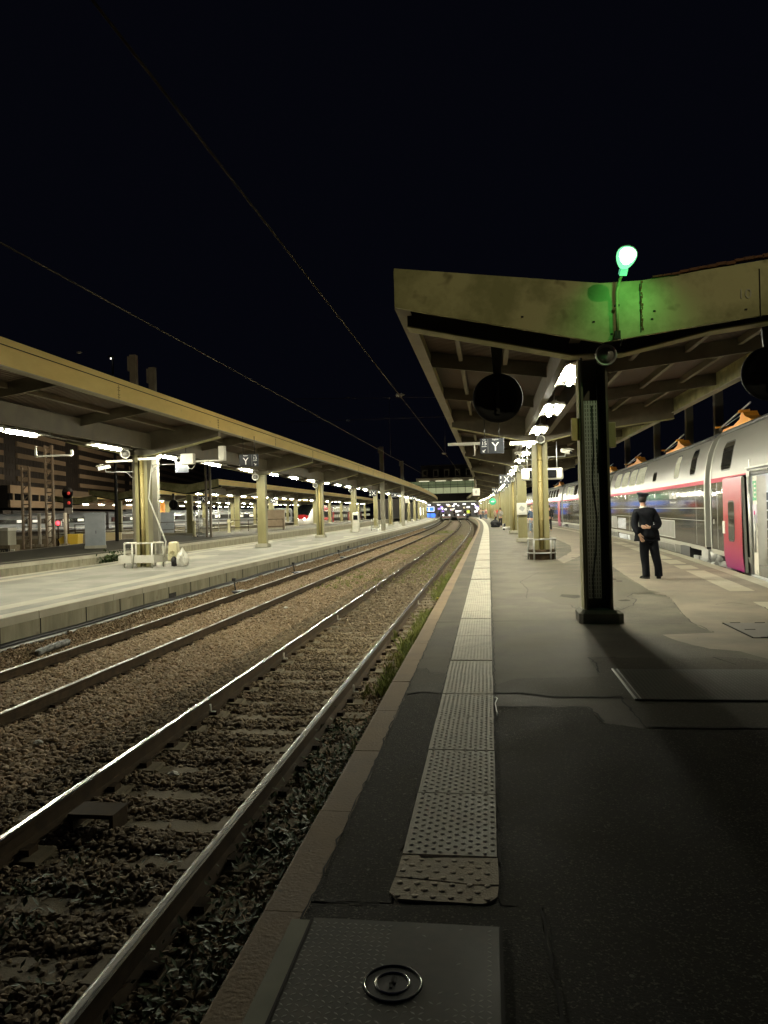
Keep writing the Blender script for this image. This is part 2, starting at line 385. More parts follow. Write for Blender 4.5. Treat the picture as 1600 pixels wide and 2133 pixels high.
crack([(1.7, 10.2), (2.1, 10.05), (2.5, 10.1)], .012)
crack([(.02, 5.89), (.72, 5.92), (.78, 5.5)], .022); crack([(.0, 6.34), (.23, 6.35), (.49, 6.22), (1.01, 6.24), (1.04, 5.4), (3.2, 5.4)], .016)
crack([(.98, 7.86), (1.25, 7.86)], .025); crack([(.98, 7.86), (1.01, 7.5), (.98, 7.12)], .018); crack([(2.2, 7.87), (2.3, 7.5)], .02); crack([(2.2, 7.87), (2.5, 7.79)], .012)
crack([(.16, 2.94), (.17, 2.6), (.18, 1.5)], .012); crack([(-.735, 2.89), (-.47, 2.9)], .008)
crack([(-.735, 1.5), (-.735, 2.3), (-.742, 2.87), (-.74, 6), (-.738, 12)], .009)
crack([(-.735, 6.25), (-.61, 6.36), (-.44, 6.31)], .012)
crack([(-.43, 7.05), (-.6, 7.09), (-.65, 7.29), (-.735, 7.27)], .012)
crack([(.6, 13.0), (.7, 14.5), (.62, 16), (1.2, 18.5)], .016); crack([(0.1, 23.4), (.8, 23.6), (1.3, 23.4), (2.3, 23.3)], .035)
crack([(3.4, 12), (3.7, 12.2), (4.0, 11.7), (3.9, 11.2)], .014)
crack([(.01, 3.3), (.012, 6), (.015, 9.5), (.012, 14), (.015, 22)], .010); crack([(-.432, 3.4), (-.43, 6), (-.435, 10)], .010)
CR.build('surface_cracks', crack_m, RP)
g = MB(); g2 = MB()
for k in range(420):
    y = 2.2 + 24 * random.random() ** 1.6; x = random.uniform(.05, min(5.0, kerb_right(y) - .5)) if random.random() < .8 else random.uniform(-.7, -.45); q_ = random.uniform(.004, .011)
    (g if k % 3 else g2).add([(x + q_ * random.uniform(.7, 1.2) * math.cos(t), y + q_ * random.uniform(.7, 1.2) * math.sin(t), .0125) for t in [j * 1.047 for j in range(6)]], [tuple(range(6))])
o = g.build('gum_spots', mat('gum', (.11, .105, .085), rough=.8), RP); o['kind'] = 'stuff'; o = g2.build('gum_spots', crack_m, RP); o['kind'] = 'stuff'
for _ in range(34):
    y = random.uniform(12, 70); x = random.uniform(-13, -8.6) - off(y); s_ = random.uniform(.15, .8)
    patch([(x + s_ * random.uniform(.4, 1.2) * math.cos(a), y + 2.4 * s_ * random.uniform(.4, 1.2) * math.sin(a)) for a in [k * math.pi / 5 for k in range(10)]], .003 + random.random() * .002, random.choice((stain_m, stain_m, kerb_pale)), 'stain', LP)

# tactile paving strip
def dome_slab(g, x0, y0, w, L, z, domes=True, skew=0, worn=False):
    g.box((x0 + w / 2, y0 + L / 2, z - .012), (w, L, .024))
    if not domes: return
    nx, ny = 6, int(L / .031)
    for j in range(ny):
        for i in range(nx):
            xx = x0 + .032 + i * (w - .05) / (nx - .5) + (.034 if j % 2 else 0); yy = y0 + .025 + j * (L - .04) / (ny - 1)
            if xx > x0 + w - .012 or (worn and random.random() < .2): continue
            r = .0125; k = 8 if y0 < 8 else 6
            vs = [(xx + r * math.cos(t * 2 * math.pi / k), yy + r * math.sin(t * 2 * math.pi / k), z) for t in range(k)] + \
                 [(xx + r * .6 * math.cos(t * 2 * math.pi / k), yy + r * .6 * math.sin(t * 2 * math.pi / k), z + .0042) for t in range(k)] + [(xx, yy, z + .0055)]
            g.add(vs, [(t, (t + 1) % k, k + (t + 1) % k, k + t) for t in range(k)] + [(k + t, k + (t + 1) % k, 2 * k) for t in range(k)], True)
g = MB(); y = 3.33; i = 0
while y < Y1 - 2:
    L = .735 if y < 60 else 2.9
    if 6.0 < y < 6.6: L = .70
    gap = .06 if (6.6 < y < 7.4 or 9.6 < y < 10.2) else .008
    tz = .013 + random.uniform(-.002, .002)
    if y > 14 and (i % 5 == 3) and y < 60: y += .25; i += 1; continue
    dome_slab(g, -.425 - off(y + .3) + random.uniform(-.003, .003), y, .42, L - gap, tz, y < 26)
    y += L; i += 1
tp = struct(g.build('tactile_paving', tactile_m))
g = MB()
def clipped(poly, z):
    n = len(poly); g.add([(x, y, z) for x, y in poly] + [(x, y, 0) for x, y in poly], [tuple(range(n))] + [(k, (k + 1) % n, n + (k + 1) % n, n + k) for k in range(n)])
clipped([(-.43, 3.12), (-.425, 3.315), (-.35, 3.318), (-.335, 3.29), (-.23, 3.305), (.0, 3.318), (.002, 3.085), (-.1, 3.08), (-.25, 3.10)], .011)
clipped([(-.44, 2.99), (-.432, 3.112), (-.25, 3.09), (-.1, 3.07), (0, 3.07), (-.005, 2.99), (-.03, 2.955), (-.06, 2.93), (-.25, 2.935), (-.4, 2.94)], .010)
for j in range(7):
    for i in range(6):
        xx = -.405 + i * .072 + (.034 if j % 2 else 0); yy = 2.965 + j * .052
        if xx > -.02: continue
        g.lathe([(.0145, .010), (.012, .0130), (.006, .0137), (0.0001, .0137)], (xx, yy, 0), n=10)
struct(g.build('tactile_paving', tactile_old))
# pale slabs beside the right-hand kerb and the left platforms
g = MB(); y = 5
while y < 110:
    L = random.choice((1.1, 1.5, 2.2)) * (1 if y < 50 else 2); w = .42
    if random.random() < .8:
        xa = kerb_right(y) - 1.05; xb = kerb_right(y + L) - 1.05
        g.add([(xa, y, .009), (xa + w, y, .009), (xb + w, y + L - .03, .009), (xb, y + L - .03, .009)], [(0, 1, 2, 3)])
    y += L + (random.choice((0, 0, .5)))
g.build('warning_slabs', mat('warning_slab', (.30, .265, .195), (.37, .335, .25), .8, scale=4), RP)
for par, fx, s_ in ((LP, SL(-7.8), -1), (LP, SL(-13.72), 1), (TP, third_edge, -1)):
    g = MB(); y = 12 if par is LP else 24
    while y < 180:
        L = random.choice((2.0, 3.1, 4.0)); a, b = fx(y) + s_ * .75, fx(y + L) + s_ * .75
        g.add([(a, y, .006), (a + s_ * .42, y, .006), (b + s_ * .42, y + L - .02, .006), (b, y + L - .02, .006)], [(0, 1, 2, 3)]); y += L + (.6 if random.random() < .15 else 0)
    g.build('warning_slabs', kerb_pale, par)

# ------------------------------------------------------------------ tracks
RT = -.60
def railway(fxc, y0, y1, label, near, sleepers_n, grp='railway tracks', wire=None):
    t = thing('railway_track', label, 'railway track', (0, 0, 0), 0, grp)
    foot, web = .075, .012
    prof_side = [(-foot, -.17), (foot, -.17), (foot, -.158), (web, -.135), (web, -.05), (.033, -.038), (.034, -.006), (-.034, -.006), (-.033, -.038), (-web, -.05), (-web, -.135), (-foot, -.158)]
    prof_top = [(-.034, -.0055), (.034, -.0055), (.022, .0005), (.014, .0012), (-.014, .0012), (-.022, .0005)] if near else [(-.034, -.0055), (.034, -.0055), (.020, .0005), (.01, .001), (-.01, .001), (-.020, .0005)]
    yy = stations(y0, y1, 6, 5)
    for s_ in (-1, 1):
        xo = s_ * .7525
        o = MB().sweep([(x + xo, z + RT) for x, z in prof_side], yy, fxc).build('rail', rail_side, t)
        MB().sweep([(x + xo, z + RT) for x, z in prof_top], yy, fxc).build('rail_head', rail_top if near == 1 else rail_dull, o)
    y = y0 + .3; n = 0; proto = None
    g = MB()
    for dy, dz in ((0, 0),):
        for s_ in (-1, 1):
            g.box((s_ * .84, 0, -.085), (.70, .27, .17), taper=.93)
        g.box((0, 0, -.10), (1.05, .2, .14))
    g.v = [(x, yv, z) for x, yv, z in g.v]
    me = None; rest = MB()
    while y < y1 - .5:
        X = fxc(y)
        if n < sleepers_n:
            if me is None:
                o = g.build('sleeper', sleeper_m, t, (X, y, RT - .168)); me = o
                clips = []
                for s_ in (-1, 1):
                    for q in (-1, 1): clips.append(MB().box((s_ * .7525 + q * .11, 0, .02), (.07, .11, .045)).build('rail_clip', rail_side, o))
            else:
                c = me.copy(); COL.objects.link(c); c.parent = t; c.location = (X, y, RT - .168); c.rotation_euler = (0, 0, random.uniform(-.01, .01))
                if n < 22:
                    for q_ in clips: k = q_.copy(); COL.objects.link(k); k.parent = c
        else:
            rest.box((X, y, RT - .25), (2.3, .25, .17))
        y += .6; n += 1
    if rest.v:
        o = rest.build('sleepers', sleeper_m, t); o['kind'] = 'stuff'
    return t
T1 = railway(lambda y: -2.605 - off(y), 1.5, 184, 'shiny nearest railway track right beside the tactile platform edge', True, 100)
T2 = railway(lambda y: -6.27 - off(y), 6.5, 184, 'railway track on orange brown ballast below the pale left platform wall', 2, 100)
T3 = railway(lambda y: -15.45 - off(y), 12, 184, 'dark railway track behind the left canopy columns', False, 20)
T4 = railway(lambda y: kerb_right(y) + 1.62, 3, 184, 'railway track under the double deck train', False, 10)
for x in (-31.8, -35.5, -46.5):
    railway(lambda y, x=x: x - off(y), 45, 184, 'distant railway track beyond the third platform', False, 0, 'distant railway tracks')

# ------------------------------------------------------------------ ballast stones
def island_mat(name, cols, rough=.9):
    m = bpy.data.materials.new(name); m.use_nodes = True; t = m.node_tree; b = t.nodes['Principled BSDF']; b.inputs['Roughness'].default_value = rough
    gn = t.nodes.new('ShaderNodeNewGeometry'); r = t.nodes.new('ShaderNodeValToRGB'); t.links.new(gn.outputs['Random Per Island'], r.inputs[0])
    e = r.color_ramp.elements; e[0].color = (*cols[0], 1); e[0].position = 0; e[1].color = (*cols[-1], 1); e[1].position = 1
    for i, c in enumerate(cols[1:-1]): q = e.new((i + 1) / (len(cols) - 1)); q.color = (*c, 1)
    t.links.new(r.outputs[0], b.inputs['Base Color']); return m
stone_m = island_mat('ballast_stone', [(.13, .095, .056), (.28, .205, .12), (.20, .148, .088), (.35, .265, .165), (.24, .172, .10), (.31, .235, .15), (.24, .155, .085), (.40, .33, .235)])
stone_dark = island_mat('ballast_stone_grey', [(.095, .07, .042), (.19, .145, .09), (.13, .10, .06), (.27, .205, .125), (.165, .125, .075), (.34, .28, .19)])
CUBE = np.array([(-1, -1, -1), (1, -1, -1), (1, 1, -1), (-1, 1, -1), (-1, -1, 1), (1, -1, 1), (1, 1, 1), (-1, 1, 1)], float)
QF = np.array([(4, 5, 6, 7), (0, 1, 5, 4), (1, 2, 6, 5), (2, 3, 7, 6), (3, 0, 4, 7)])
TF = np.array([(4, 5, 6), (4, 6, 7), (0, 1, 5), (0, 5, 4), (1, 2, 6), (1, 6, 5), (2, 3, 7), (2, 7, 6), (3, 0, 4), (3, 4, 7)])
_t = (1 + 5 ** .5) / 2
ICO = np.array([(-1, _t, 0), (1, _t, 0), (-1, -_t, 0), (1, -_t, 0), (0, -1, _t), (0, 1, _t), (0, -1, -_t), (0, 1, -_t), (_t, 0, -1), (_t, 0, 1), (-_t, 0, -1), (-_t, 0, 1)]) / (2 * (1 + _t * _t) ** .5)
IF_ = np.array([(0, 11, 5), (0, 5, 1), (0, 1, 7), (0, 7, 10), (0, 10, 11), (1, 5, 9), (5, 11, 4), (11, 10, 2), (10, 7, 6), (7, 1, 8), (3, 9, 4), (3, 4, 2), (3, 2, 6), (3, 6, 8), (3, 8, 9), (4, 9, 5), (2, 4, 11), (6, 2, 10), (8, 6, 7), (9, 8, 1)])
def stones(x, y, z, size, m, name='ballast_stones', ico=False):
    n = len(x); B_ = ICO * 1.12 if ico else CUBE * .5; F_ = IF_ if ico else TF; nv = len(B_)
    V = np.repeat(B_[None], n, 0) * (1 + rng.uniform(-.34, .24, (n, nv, 3)))
    V *= (size[:, None] * np.stack([rng.uniform(.8, 1.35, n), rng.uniform(.6, 1.0, n), rng.uniform(.45, .8, n)], 1))[:, None, :]
    if not ico: V[:, 4:, :2] *= rng.uniform(.5, .85, (n, 1, 1))
    a = rng.uniform(0, 6.28, n); b = rng.uniform(-.4, .4, n); c_, s_ = np.cos(b), np.sin(b)
    X, Y, Z = V[..., 0], V[..., 1], V[..., 2]
    X, Z = X * c_[:, None] - Z * s_[:, None], X * s_[:, None] + Z * c_[:, None]
    c_, s_ = np.cos(a), np.sin(a)
    X, Y = X * c_[:, None] - Y * s_[:, None], X * s_[:, None] + Y * c_[:, None]
    V = np.stack([X + x[:, None], Y + y[:, None], Z + z[:, None]], -1).reshape(-1, 3)
    Fc = (F_[None] + (np.arange(n) * nv)[:, None, None]).reshape(-1, 3)
    return stuff(npmesh(name, V, Fc, m))
def scatter(x0, x1, y0, y1, dens, sz, zf, m, name='ballast_stones'):
    n = int((x1 - x0) * (y1 - y0) * dens); x = rng.uniform(x0, x1, n); y = rng.uniform(y0, y1, n)
    keep = np.ones(n, bool)
    for xr in (-1.85, -3.36, -5.52, -7.02): keep &= np.abs(x - xr) > .075
    z = zf(x) + .01 * rng.normal(size=n) + .012 * np.sin(x * 5 + y * 3) 
    tr1 = np.abs(x + 2.605) < 1.15; dy = np.abs(((y - 1.8 + .3) % .6) - .3)
    z = z - np.where(tr1, .022 * (np.abs(((y - 1.8 + .3) % .6) - .3) < .16), 0)
    keep &= ~(tr1 & (dy < .075) & (rng.uniform(size=n) < .93 - .5 * np.clip(np.sin(x * 3.1 + y * 2.3), 0, 1)))
    x, y, z = x[keep], y[keep], z[keep]
    x = x - np.where(y > 50, (y - 50) ** 2 / 4400, 0)
    return stones(x, y, z, rng.uniform(*sz, len(x)), m, name, y1 < 16)
zn = lambda x: np.where(x > -1.7, -.785, np.where(x > -3.5, -.782, np.where(x > -5.3, -.745, -.77)))
scatter(-4.05, -1.05, 1.6, 15, 1250, (.036, .066), zn, stone_dark)
scatter(-7.4, -4.05, 4.5, 15, 950, (.048, .088), zn, stone_m)
scatter(-4.0, -1.05, 15, 32, 480, (.055, .085), zn, stone_dark)
scatter(-7.4, -4.0, 15, 32, 520, (.055, .085), zn, stone_m)
scatter(-4.0, -1.05, 32, 70, 110, (.08, .12), zn, stone_dark)
scatter(-7.4, -4.0, 32, 70, 130, (.08, .12), zn, stone_m)
zs_ = lambda x: -.72 + .26 * np.clip((-7.12 - x) / .42, 0, 1) - .02
scatter(-7.55, -7.08, 6, 15, 1500, (.045, .075), zs_, stone_m)
scatter(-7.55, -7.08, 15, 40, 700, (.055, .085), zs_, stone_m)
scatter(-7.55, -7.08, 40, 90, 200, (.09, .13), zs_, stone_m)
scatter(-17.2, -13.9, 14, 34, 120, (.07, .10), lambda x: -.76 + 0 * x, stone_m)

# ------------------------------------------------------------------ weeds and grass
def tufts(name, pts, h, n, m, w=.006, lean=.6):
    V = []; Fc = []
    for (x, y, z, hh) in pts:
        for _ in range(n):
            a = random.uniform(0, 6.28); L = hh * h * random.uniform(.4, 1.2); le = L * lean * random.uniform(.1, 1); bx = x + random.gauss(0, .03); by = y + random.gauss(0, .03)
            ww = w * random.uniform(.7, 1.6); ca, sa = math.cos(a), math.sin(a); i = len(V)
            V += [(bx - sa * ww, by + ca * ww, z), (bx + sa * ww, by - ca * ww, z), (bx + ca * le * .4 + sa * ww * .7, by + sa * le * .4 - ca * ww * .7, z + L * .6), (bx + ca * le, by + sa * le, z + L * .93)]
            Fc.append((i, i + 1, i + 2)); Fc.append((i, i + 2, i + 3))
    return stuff(npmesh(name, np.array(V), np.array(Fc), m))
P = []
for _ in range(3200):
    y = random.uniform(5.5, 60) if random.random() < .35 else random.uniform(8, 30)
    if math.sin(y * 1.3) + math.sin(y * .57 + 1) < -.7: continue
    x = -1.0 - abs(random.gauss(0, .22)); 
    if x < -1.75: continue
    P.append((x - off(y), y, -.77, random.uniform(.4, 1.1)))
tufts('grass', P, .19, 12, grass_m, .006)
P = []
for _ in range(1500):
    y = random.uniform(22, 90); x = random.gauss(-4.5, .55)
    if math.sin(y * .9 + x) + math.sin(y * .33) < -.1: continue
    P.append((x - off(y), y, -.73, random.uniform(.3, .9)))
for _ in range(500):
    y = random.uniform(24, 70); x = random.uniform(-3.2, -2.0); P.append((x - off(y), y, -.76, random.uniform(.3, .7)))
tufts('grass', P, .14, 7, grass_m, .009)
def leaves(name, pts, m, s=.03, n=14, spread=.09):
    V = []; Fc = []
    for (x, y, z, hh) in pts:
        for _ in range(n):
            p = Vector((x + random.gauss(0, spread), y + random.gauss(0, spread), z + abs(random.gauss(0, hh))))
            M = Matrix.Rotation(random.uniform(0, 6.28), 3, 'Z') @ Matrix.Rotation(random.uniform(-1.1, 1.1), 3, 'X'); q = s * random.uniform(.5, 1.3); i = len(V)
            for u, v in ((0, -1), (.45, 0), (0, 1), (-.45, 0)): V.append(tuple(p + M @ Vector((u * q, v * q, .12 * q * abs(u)))))
            Fc.append((i, i + 1, i + 2)); Fc.append((i, i + 2, i + 3))
    return stuff(npmesh(name, np.array(V), np.array(Fc), m))
P = [(random.uniform(-1.72, -1.0), random.uniform(1.8, 8), -.77, random.uniform(.02, .07)) for _ in range(330)]
leaves('weeds', P, leaf_m)
P = [(random.uniform(-1.6, -1.0), random.uniform(3, 12), -.77, random.uniform(.02, .05)) for _ in range(150)]
leaves('weeds', P, dryleaf_m, .026)
P = [(random.uniform(-3.1, -2.1), random.uniform(1.8, 5.0), -.76, .015) for _ in range(60)]
leaves('weeds', P, leaf_m, .03, 8)
# ================================================================== CANOPIES
def fluorescent(loc, label, group):
    t = thing('fluorescent_lamp', label, 'lamp', loc, 0, group)
    g = MB()
    for s_ in (-1, 1): g.add([(s_ * .03, -1.0, .10), (s_ * .22, -1.0, .022), (s_ * .22, 1.0, .022), (s_ * .03, 1.0, .10), (s_ * .03, -1.0, .112), (s_ * .22, -1.0, .034), (s_ * .22, 1.0, .034), (s_ * .03, 1.0, .112)],
                             [(0, 1, 2, 3), (4, 7, 6, 5), (0, 4, 5, 1), (1, 5, 6, 2), (2, 6, 7, 3), (3, 7, 4, 0)])
    g.box((0, 0, .105), (.075, 2.0, .05))
    for k in range(5): g.box((0, -.9 + .45 * k, .075), (.40, .012, .04))
    g.build('reflector', white_enamel, t)
    g = MB(); g.tube([(0, -.58, .02), (0, .58, .02)], .048, 8); g.build('tube', tube_m, t)
    g = MB()
    for s_ in (-1, 1): g.box((0, s_ * .60, .03), (.06, .04, .09)); g.tube([(0, s_ * .8, .12), (0, s_ * .8, .34)], .012, 6)
    g.build('bracket', galv, t)
    return t
LAMP = None
def lamps(xs, y0, n, z, where, grp, near_labels=()):
    global LAMP
    k = 0
    for i in range(n):
        y = y0 + 12.7 / 3 * (i + .5)
        lab = near_labels[k] if k < len(near_labels) else 'distant lit fluorescent lamp in the long row under ' + where
        loc = (xs - off(y), y, z)
        if LAMP is None: LAMP = fluorescent(loc, lab, grp)
        else: dup(LAMP, loc, None, lab, grp)
        k += 1

def column_box(t, x, y, top, base=True, w=.42, d=.30, m=olive_col, label=None):
    g = MB(); hw = w / 2
    g.box((0, 0, top / 2), (w - .06, d - .03, top)); 
    for s_ in (-1, 1): g.box((s_ * (hw - .02), 0, top / 2), (.045, d + .02, top))
    c = g.build('column', m, t, (x, y, 0))
    if label: c['label'] = label
    if base: MB().box((0, 0, .09), (w + .22, d + .26, .18), taper=.93).build('column_base', concrete, c, bevel=.02)
    return c
def column_pipe(t, x, y, top, w=.46, base=True, label=None):
    g = MB(); hw = w / 2
    for s_ in (-1, 1):
        g.box((s_ * (hw - .04), 0, top / 2), (.08, .34, top)); g.box((s_ * (hw - .085), -.15, top / 2), (.05, .03, top))
    g.box((0, .06, top / 2), (w - .1, .03, top))
    c = g.build('column', olive_col, t, (x, y, 0))
    if label: c['label'] = label
    g = MB(); g.tube([(0, -.09, .1), (0, -.09, top - .05)], .075, 12)
    for z in (1.2, 2.35, 3.0): g.tube([(0, -.09, z), (0, -.09, z + .04)], .084, 12)
    g.build('downpipe', mat('downpipe_paint', (.30, .24, .085), (.38, .31, .13), .5, scale=3), c)
    if base: MB().box((0, 0, .09), (w + .22, .56, .18), taper=.94).build('column_base', concrete, c, bevel=.02)
    return c

def canopy(name_label, xs, dl, dr, y0, y1, ycols, end_fascia, fas_mat, n_detail, kinds=None, main_end=True):
    t = thing('platform_canopy', name_label, 'canopy', (0, 0, 0))
    yy = stations(y0, y1, 12.7, 5)
    zl, zr = 4.70, 4.72; zs = 4.32
    def zroof(dx): return zs + (zl - zs) * dx / dl if dx < 0 else zs + (zr - zs) * dx / dr
    def zbot(dx):
        return 3.53 + (.62) * (dx / dl) if dx < 0 else (3.53 + .21 * dx if dx < 1.5 else 3.845 + (4.13 - 3.845) * (dx - 1.5) / max(.1, dr - 1.5))
    prof = [(xs + dl, zl), (xs - .15, zs), (xs + .15, zs), (xs + dr, zr), (xs + dr, zr + .05), (xs + .15, zs + .05), (xs - .15, zs + .05), (xs + dl, zl + .05)]
    MB().sweep(prof, yy).build('roof_sheet', roof_m, t)
    # long fascias
    for s_, xe in ((-1, xs + dl), (1, xs + dr)):
        th = .07
        pf = [(xe, 4.30), (xe, 4.655), (xe + s_ * .012, 4.66), (xe + s_ * .03, 4.67), (xe + s_ * .035, 4.785), (xe - s_ * .10, 4.79), (xe - s_ * th, 4.66), (xe - s_ * th, 4.30)]
        f_ = MB().sweep(pf, yy).build('side_fascia', fas_mat, t)
        pf = [(xe + s_ * .03, 4.275), (xe + s_ * .03, 4.295), (xe - s_ * .16, 4.295), (xe - s_ * .16, 4.275)]
        MB().sweep(pf, yy).build('bottom_flange', kerb_pale, f_)
        g = MB()
        y = y0 + 6.3
        while y < min(y1, 62):
            for zz in (4.36, 4.42, 4.52, 4.58):
                for q in (-.04, .04): g.box((xe - off(y) + s_ * .004, y + q, zz), (.012, .014, .012))
            g.box((xe - off(y) + s_ * .002, y, 4.47), (.006, .008, .34))
            y += 6.35
        g.box((xe + s_ * .02, (y0 + min(y1, 50)) / 2, 4.662), (.018, min(y1, 50) - y0 if y0 < 50 else .01, .012))
        g.build('fascia_joint', crack_m, f_)
    # purlins and spine beams
    g = MB()
    for fr in (.42, .74):
        g.sweep([(xs + dl * fr + a, zroof(dl * fr) - .14 + b_) for a, b_ in ((-.04, 0), (.04, 0), (.04, .13), (-.04, .13))], yy)
    for fr in ((.3, .55, .78) if dr > 3.2 else (.42, .74)):
        g.sweep([(xs + dr * fr + a, zroof(dr * fr) - .14 + b_) for a, b_ in ((-.04, 0), (.04, 0), (.04, .13), (-.04, .13))], yy)
    g.build('purlin', mat('purlin_paint', (.13, .11, .07), (.19, .165, .11), .6, scale=2), t)
    for s_ in (-1, 1):
        g = MB(); a = s_ * .30
        g.sweep([(xs + a - .03, 3.78), (xs + a + .03, 3.78), (xs + a + .03, 4.27), (xs + a - .03, 4.27)], yy)
        g.sweep([(xs + a - .07, 3.765), (xs + a + .07, 3.765), (xs + a + .07, 3.785), (xs + a - .07, 3.785)], yy)
        g.build('spine_beam', beam_m, t)
    # rafters
    ys_r = []
    for yc in ycols:
        ys_r.append((yc, 1)); ys_r += [(yc + 4.233, 0), (yc + 8.466, 0)]
    if not main_end: pass
    for yr, main in ys_r:
        if yr > y1 - .5 or yr < y0: continue
        o_ = -off(yr); pts = []
        N = [dl + .1, dl * .75, dl * .45, dl * .2, -.34, .34, min(1.5, dr * .35), dr * .6, dr * .8, dr - .1] if main else [dl + .1, dl * .6, -.34, .34, dr * .55, dr - .1]
        bot = [(xs + dx + o_, zbot(dx) if main else max(zbot(dx), zroof(dx) - .30)) for dx in N]
        top = [(xs + dx + o_, zroof(dx) - .012) for dx in N][::-1]
        g = MB(); th = .10 if main else .07
        g.prism(bot + top, 'y', yr - th, yr + th) if main else g.prism(bot + top, 'y', yr - .03, yr + .03)
        o = g.build('rafter', beam_m if yr > y0 + 1.5 else beam_dark, t)  # first rafter coloured black: its shaded front put into the paint
        fl = MB()
        for (xa, za), (xb, zb) in zip(bot, bot[1:]): fl.beam((xa, yr, za - .01), (xb, yr, zb - .01), .02, .0, ) if False else fl.add([(xa, yr - th - .05, za), (xa, yr + th + .05, za), (xb, yr + th + .05, zb), (xb, yr - th - .05, zb), (xa, yr - th - .05, za - .02), (xa, yr + th + .05, za - .02), (xb, yr + th + .05, zb - .02), (xb, yr - th - .05, zb - .02)], [(0, 1, 2, 3), (7, 6, 5, 4), (0, 4, 5, 1), (1, 5, 6, 2), (2, 6, 7, 3), (3, 7, 4, 0)])
        if main: fl.build('flange', olive, o)
    if end_fascia:
        y = y0
        lo = [(xs + dl - .02, 4.28), (xs, 3.66), (xs + .5, 3.72), (xs + dr * .5, 3.90), (xs + dr + .02, 4.15)]
        hi = [(xs + dr + .02, 4.80), (xs + dr * .5, 4.58), (xs + .5, 4.42), (xs, 4.42), (xs + dl - .02, 4.80)]
        f_ = MB().prism(lo + hi, 'y', y - .07, y - .001).build('end_fascia', fas_mat if fas_mat is not yellow else olive, t)
    return t
cols_R = [10.4 + 12.7 * i for i in range(14)]
cols_L = [10.1 + 12.7 * i for i in range(14)]
CR_ = canopy('long canopy over the tactile platform with a deep gull-winged end fascia in olive paint', 1.5, -2.65, 4.1, 9.92, 184, cols_R, True, olive, True)
CL_ = canopy('long canopy with a bright yellow edge over the pale left platform', -11.05, -2.7, 2.7, 9.8, 184, cols_L, True, yellow, True)
cols_3 = [62.0 + 12.7 * i for i in range(10)]
C3_ = canopy('lower distant canopy with a yellow edge over the third platform, starting behind the left columns', -25.8, -3.0, 3.0, 61.0, 184, cols_3, True, yellow, False)
cols_4 = [76 + 12.7 * i for i in range(9)]
C4_ = canopy('far canopy over the fourth platform behind the red and white train', -39.5, -3.0, 3.0, 75, 184, cols_4, True, yellow, False)
C5_ = canopy('farthest canopy with tiny lamps beyond the long grey train', -53.0, -3.0, 3.0, 90, 184, [91 + 12.7 * i for i in range(8)], True, yellow, False)

# end fascia details of the right canopy: seams, rust, streaks, ghost number, bolts
g = MB()
for x, w_ in ((1.98, .012), (3.42, .010)): g.box((x, 9.847, 4.07 + (x - 1.98) * .06), (w_, .008, .62))
g.build('seam', crack_m, CR_)
g = MB()
for k in range(26): g.box((1.99 + random.uniform(-.012, .02), 9.846, 3.80 + k * .024), (random.uniform(.01, .035), .006, .03))
for k in range(30): g.box((2.2 + k * .11, 9.88, 4.455 + k * .0145 + random.uniform(-.008, .008)), (.12, .10, random.uniform(.02, .045)), ry=-.1)
g.build('rust', mat('rust', (.09, .035, .012), (.16, .07, .03), .9, scale=8), CR_)
text('10', .17, (3.24, 9.846, 4.16), FACE, grey_print, CR_)
g = MB()
for p_ in ((3.25, 3.97), (1.62, 3.76), (2.12, 3.92), (2.15, 4.02), (1.4, 3.93), (.5, 4.05)): g.box((p_[0], 9.848, p_[1]), (.03, .01, .02))
g.build('bolt', crack_m, CR_)

# columns
for i, y in enumerate(cols_R):
    x = 1.45 + (.12 if i else 0) - off(y)
    if i == 0: continue
    if i in (1, 3, 6, 9): column_pipe(CR_, x, y, 3.56, label='column with a fat downpipe and a ring guard at its foot' if i == 1 else None, base=i != 1)
    else: column_box(CR_, x, y, 3.56)
    if i < 8: # ghost extra columns on the tan side are absent in the photograph
        pass
for i, y in enumerate(cols_L):
    x = -11.05 - off(y)
    if i == 0: continue
    if i == 1: continue
    (column_pipe if i in (3, 6) else column_box)(CL_, x, y, 3.56)
for y in cols_3: column_box(C3_, -25.8 - off(y), y, 3.56, w=.5)
for y in cols_4: column_box(C4_, -39.5 - off(y), y, 3.56, w=.5)

# nearest right column: an H section with a perforated plate, shaded front painted dark, lit left side painted olive
c = MB(); top = 3.55
c.box((-.155, 0, top / 2), (.03, .36, top)); c.box((.165, 0, top / 2), (.03, .36, top)); c.box((0, .05, top / 2), (.30, .02, top))
colN = c.build('column', mat('shaded_column_paint', (.05, .046, .03), (.085, .078, .05), .5, scale=2, stretch=(1, 1, .3)), CR_, (1.43, 10.4, 0)); colN['label'] = 'dark steel column with a perforated plate on a chamfered concrete block'
g = MB(); g.box((-.185, -.0, top / 2 - .02), (.02, .30, top)); g.build('lit_side_strip', olive, colN)
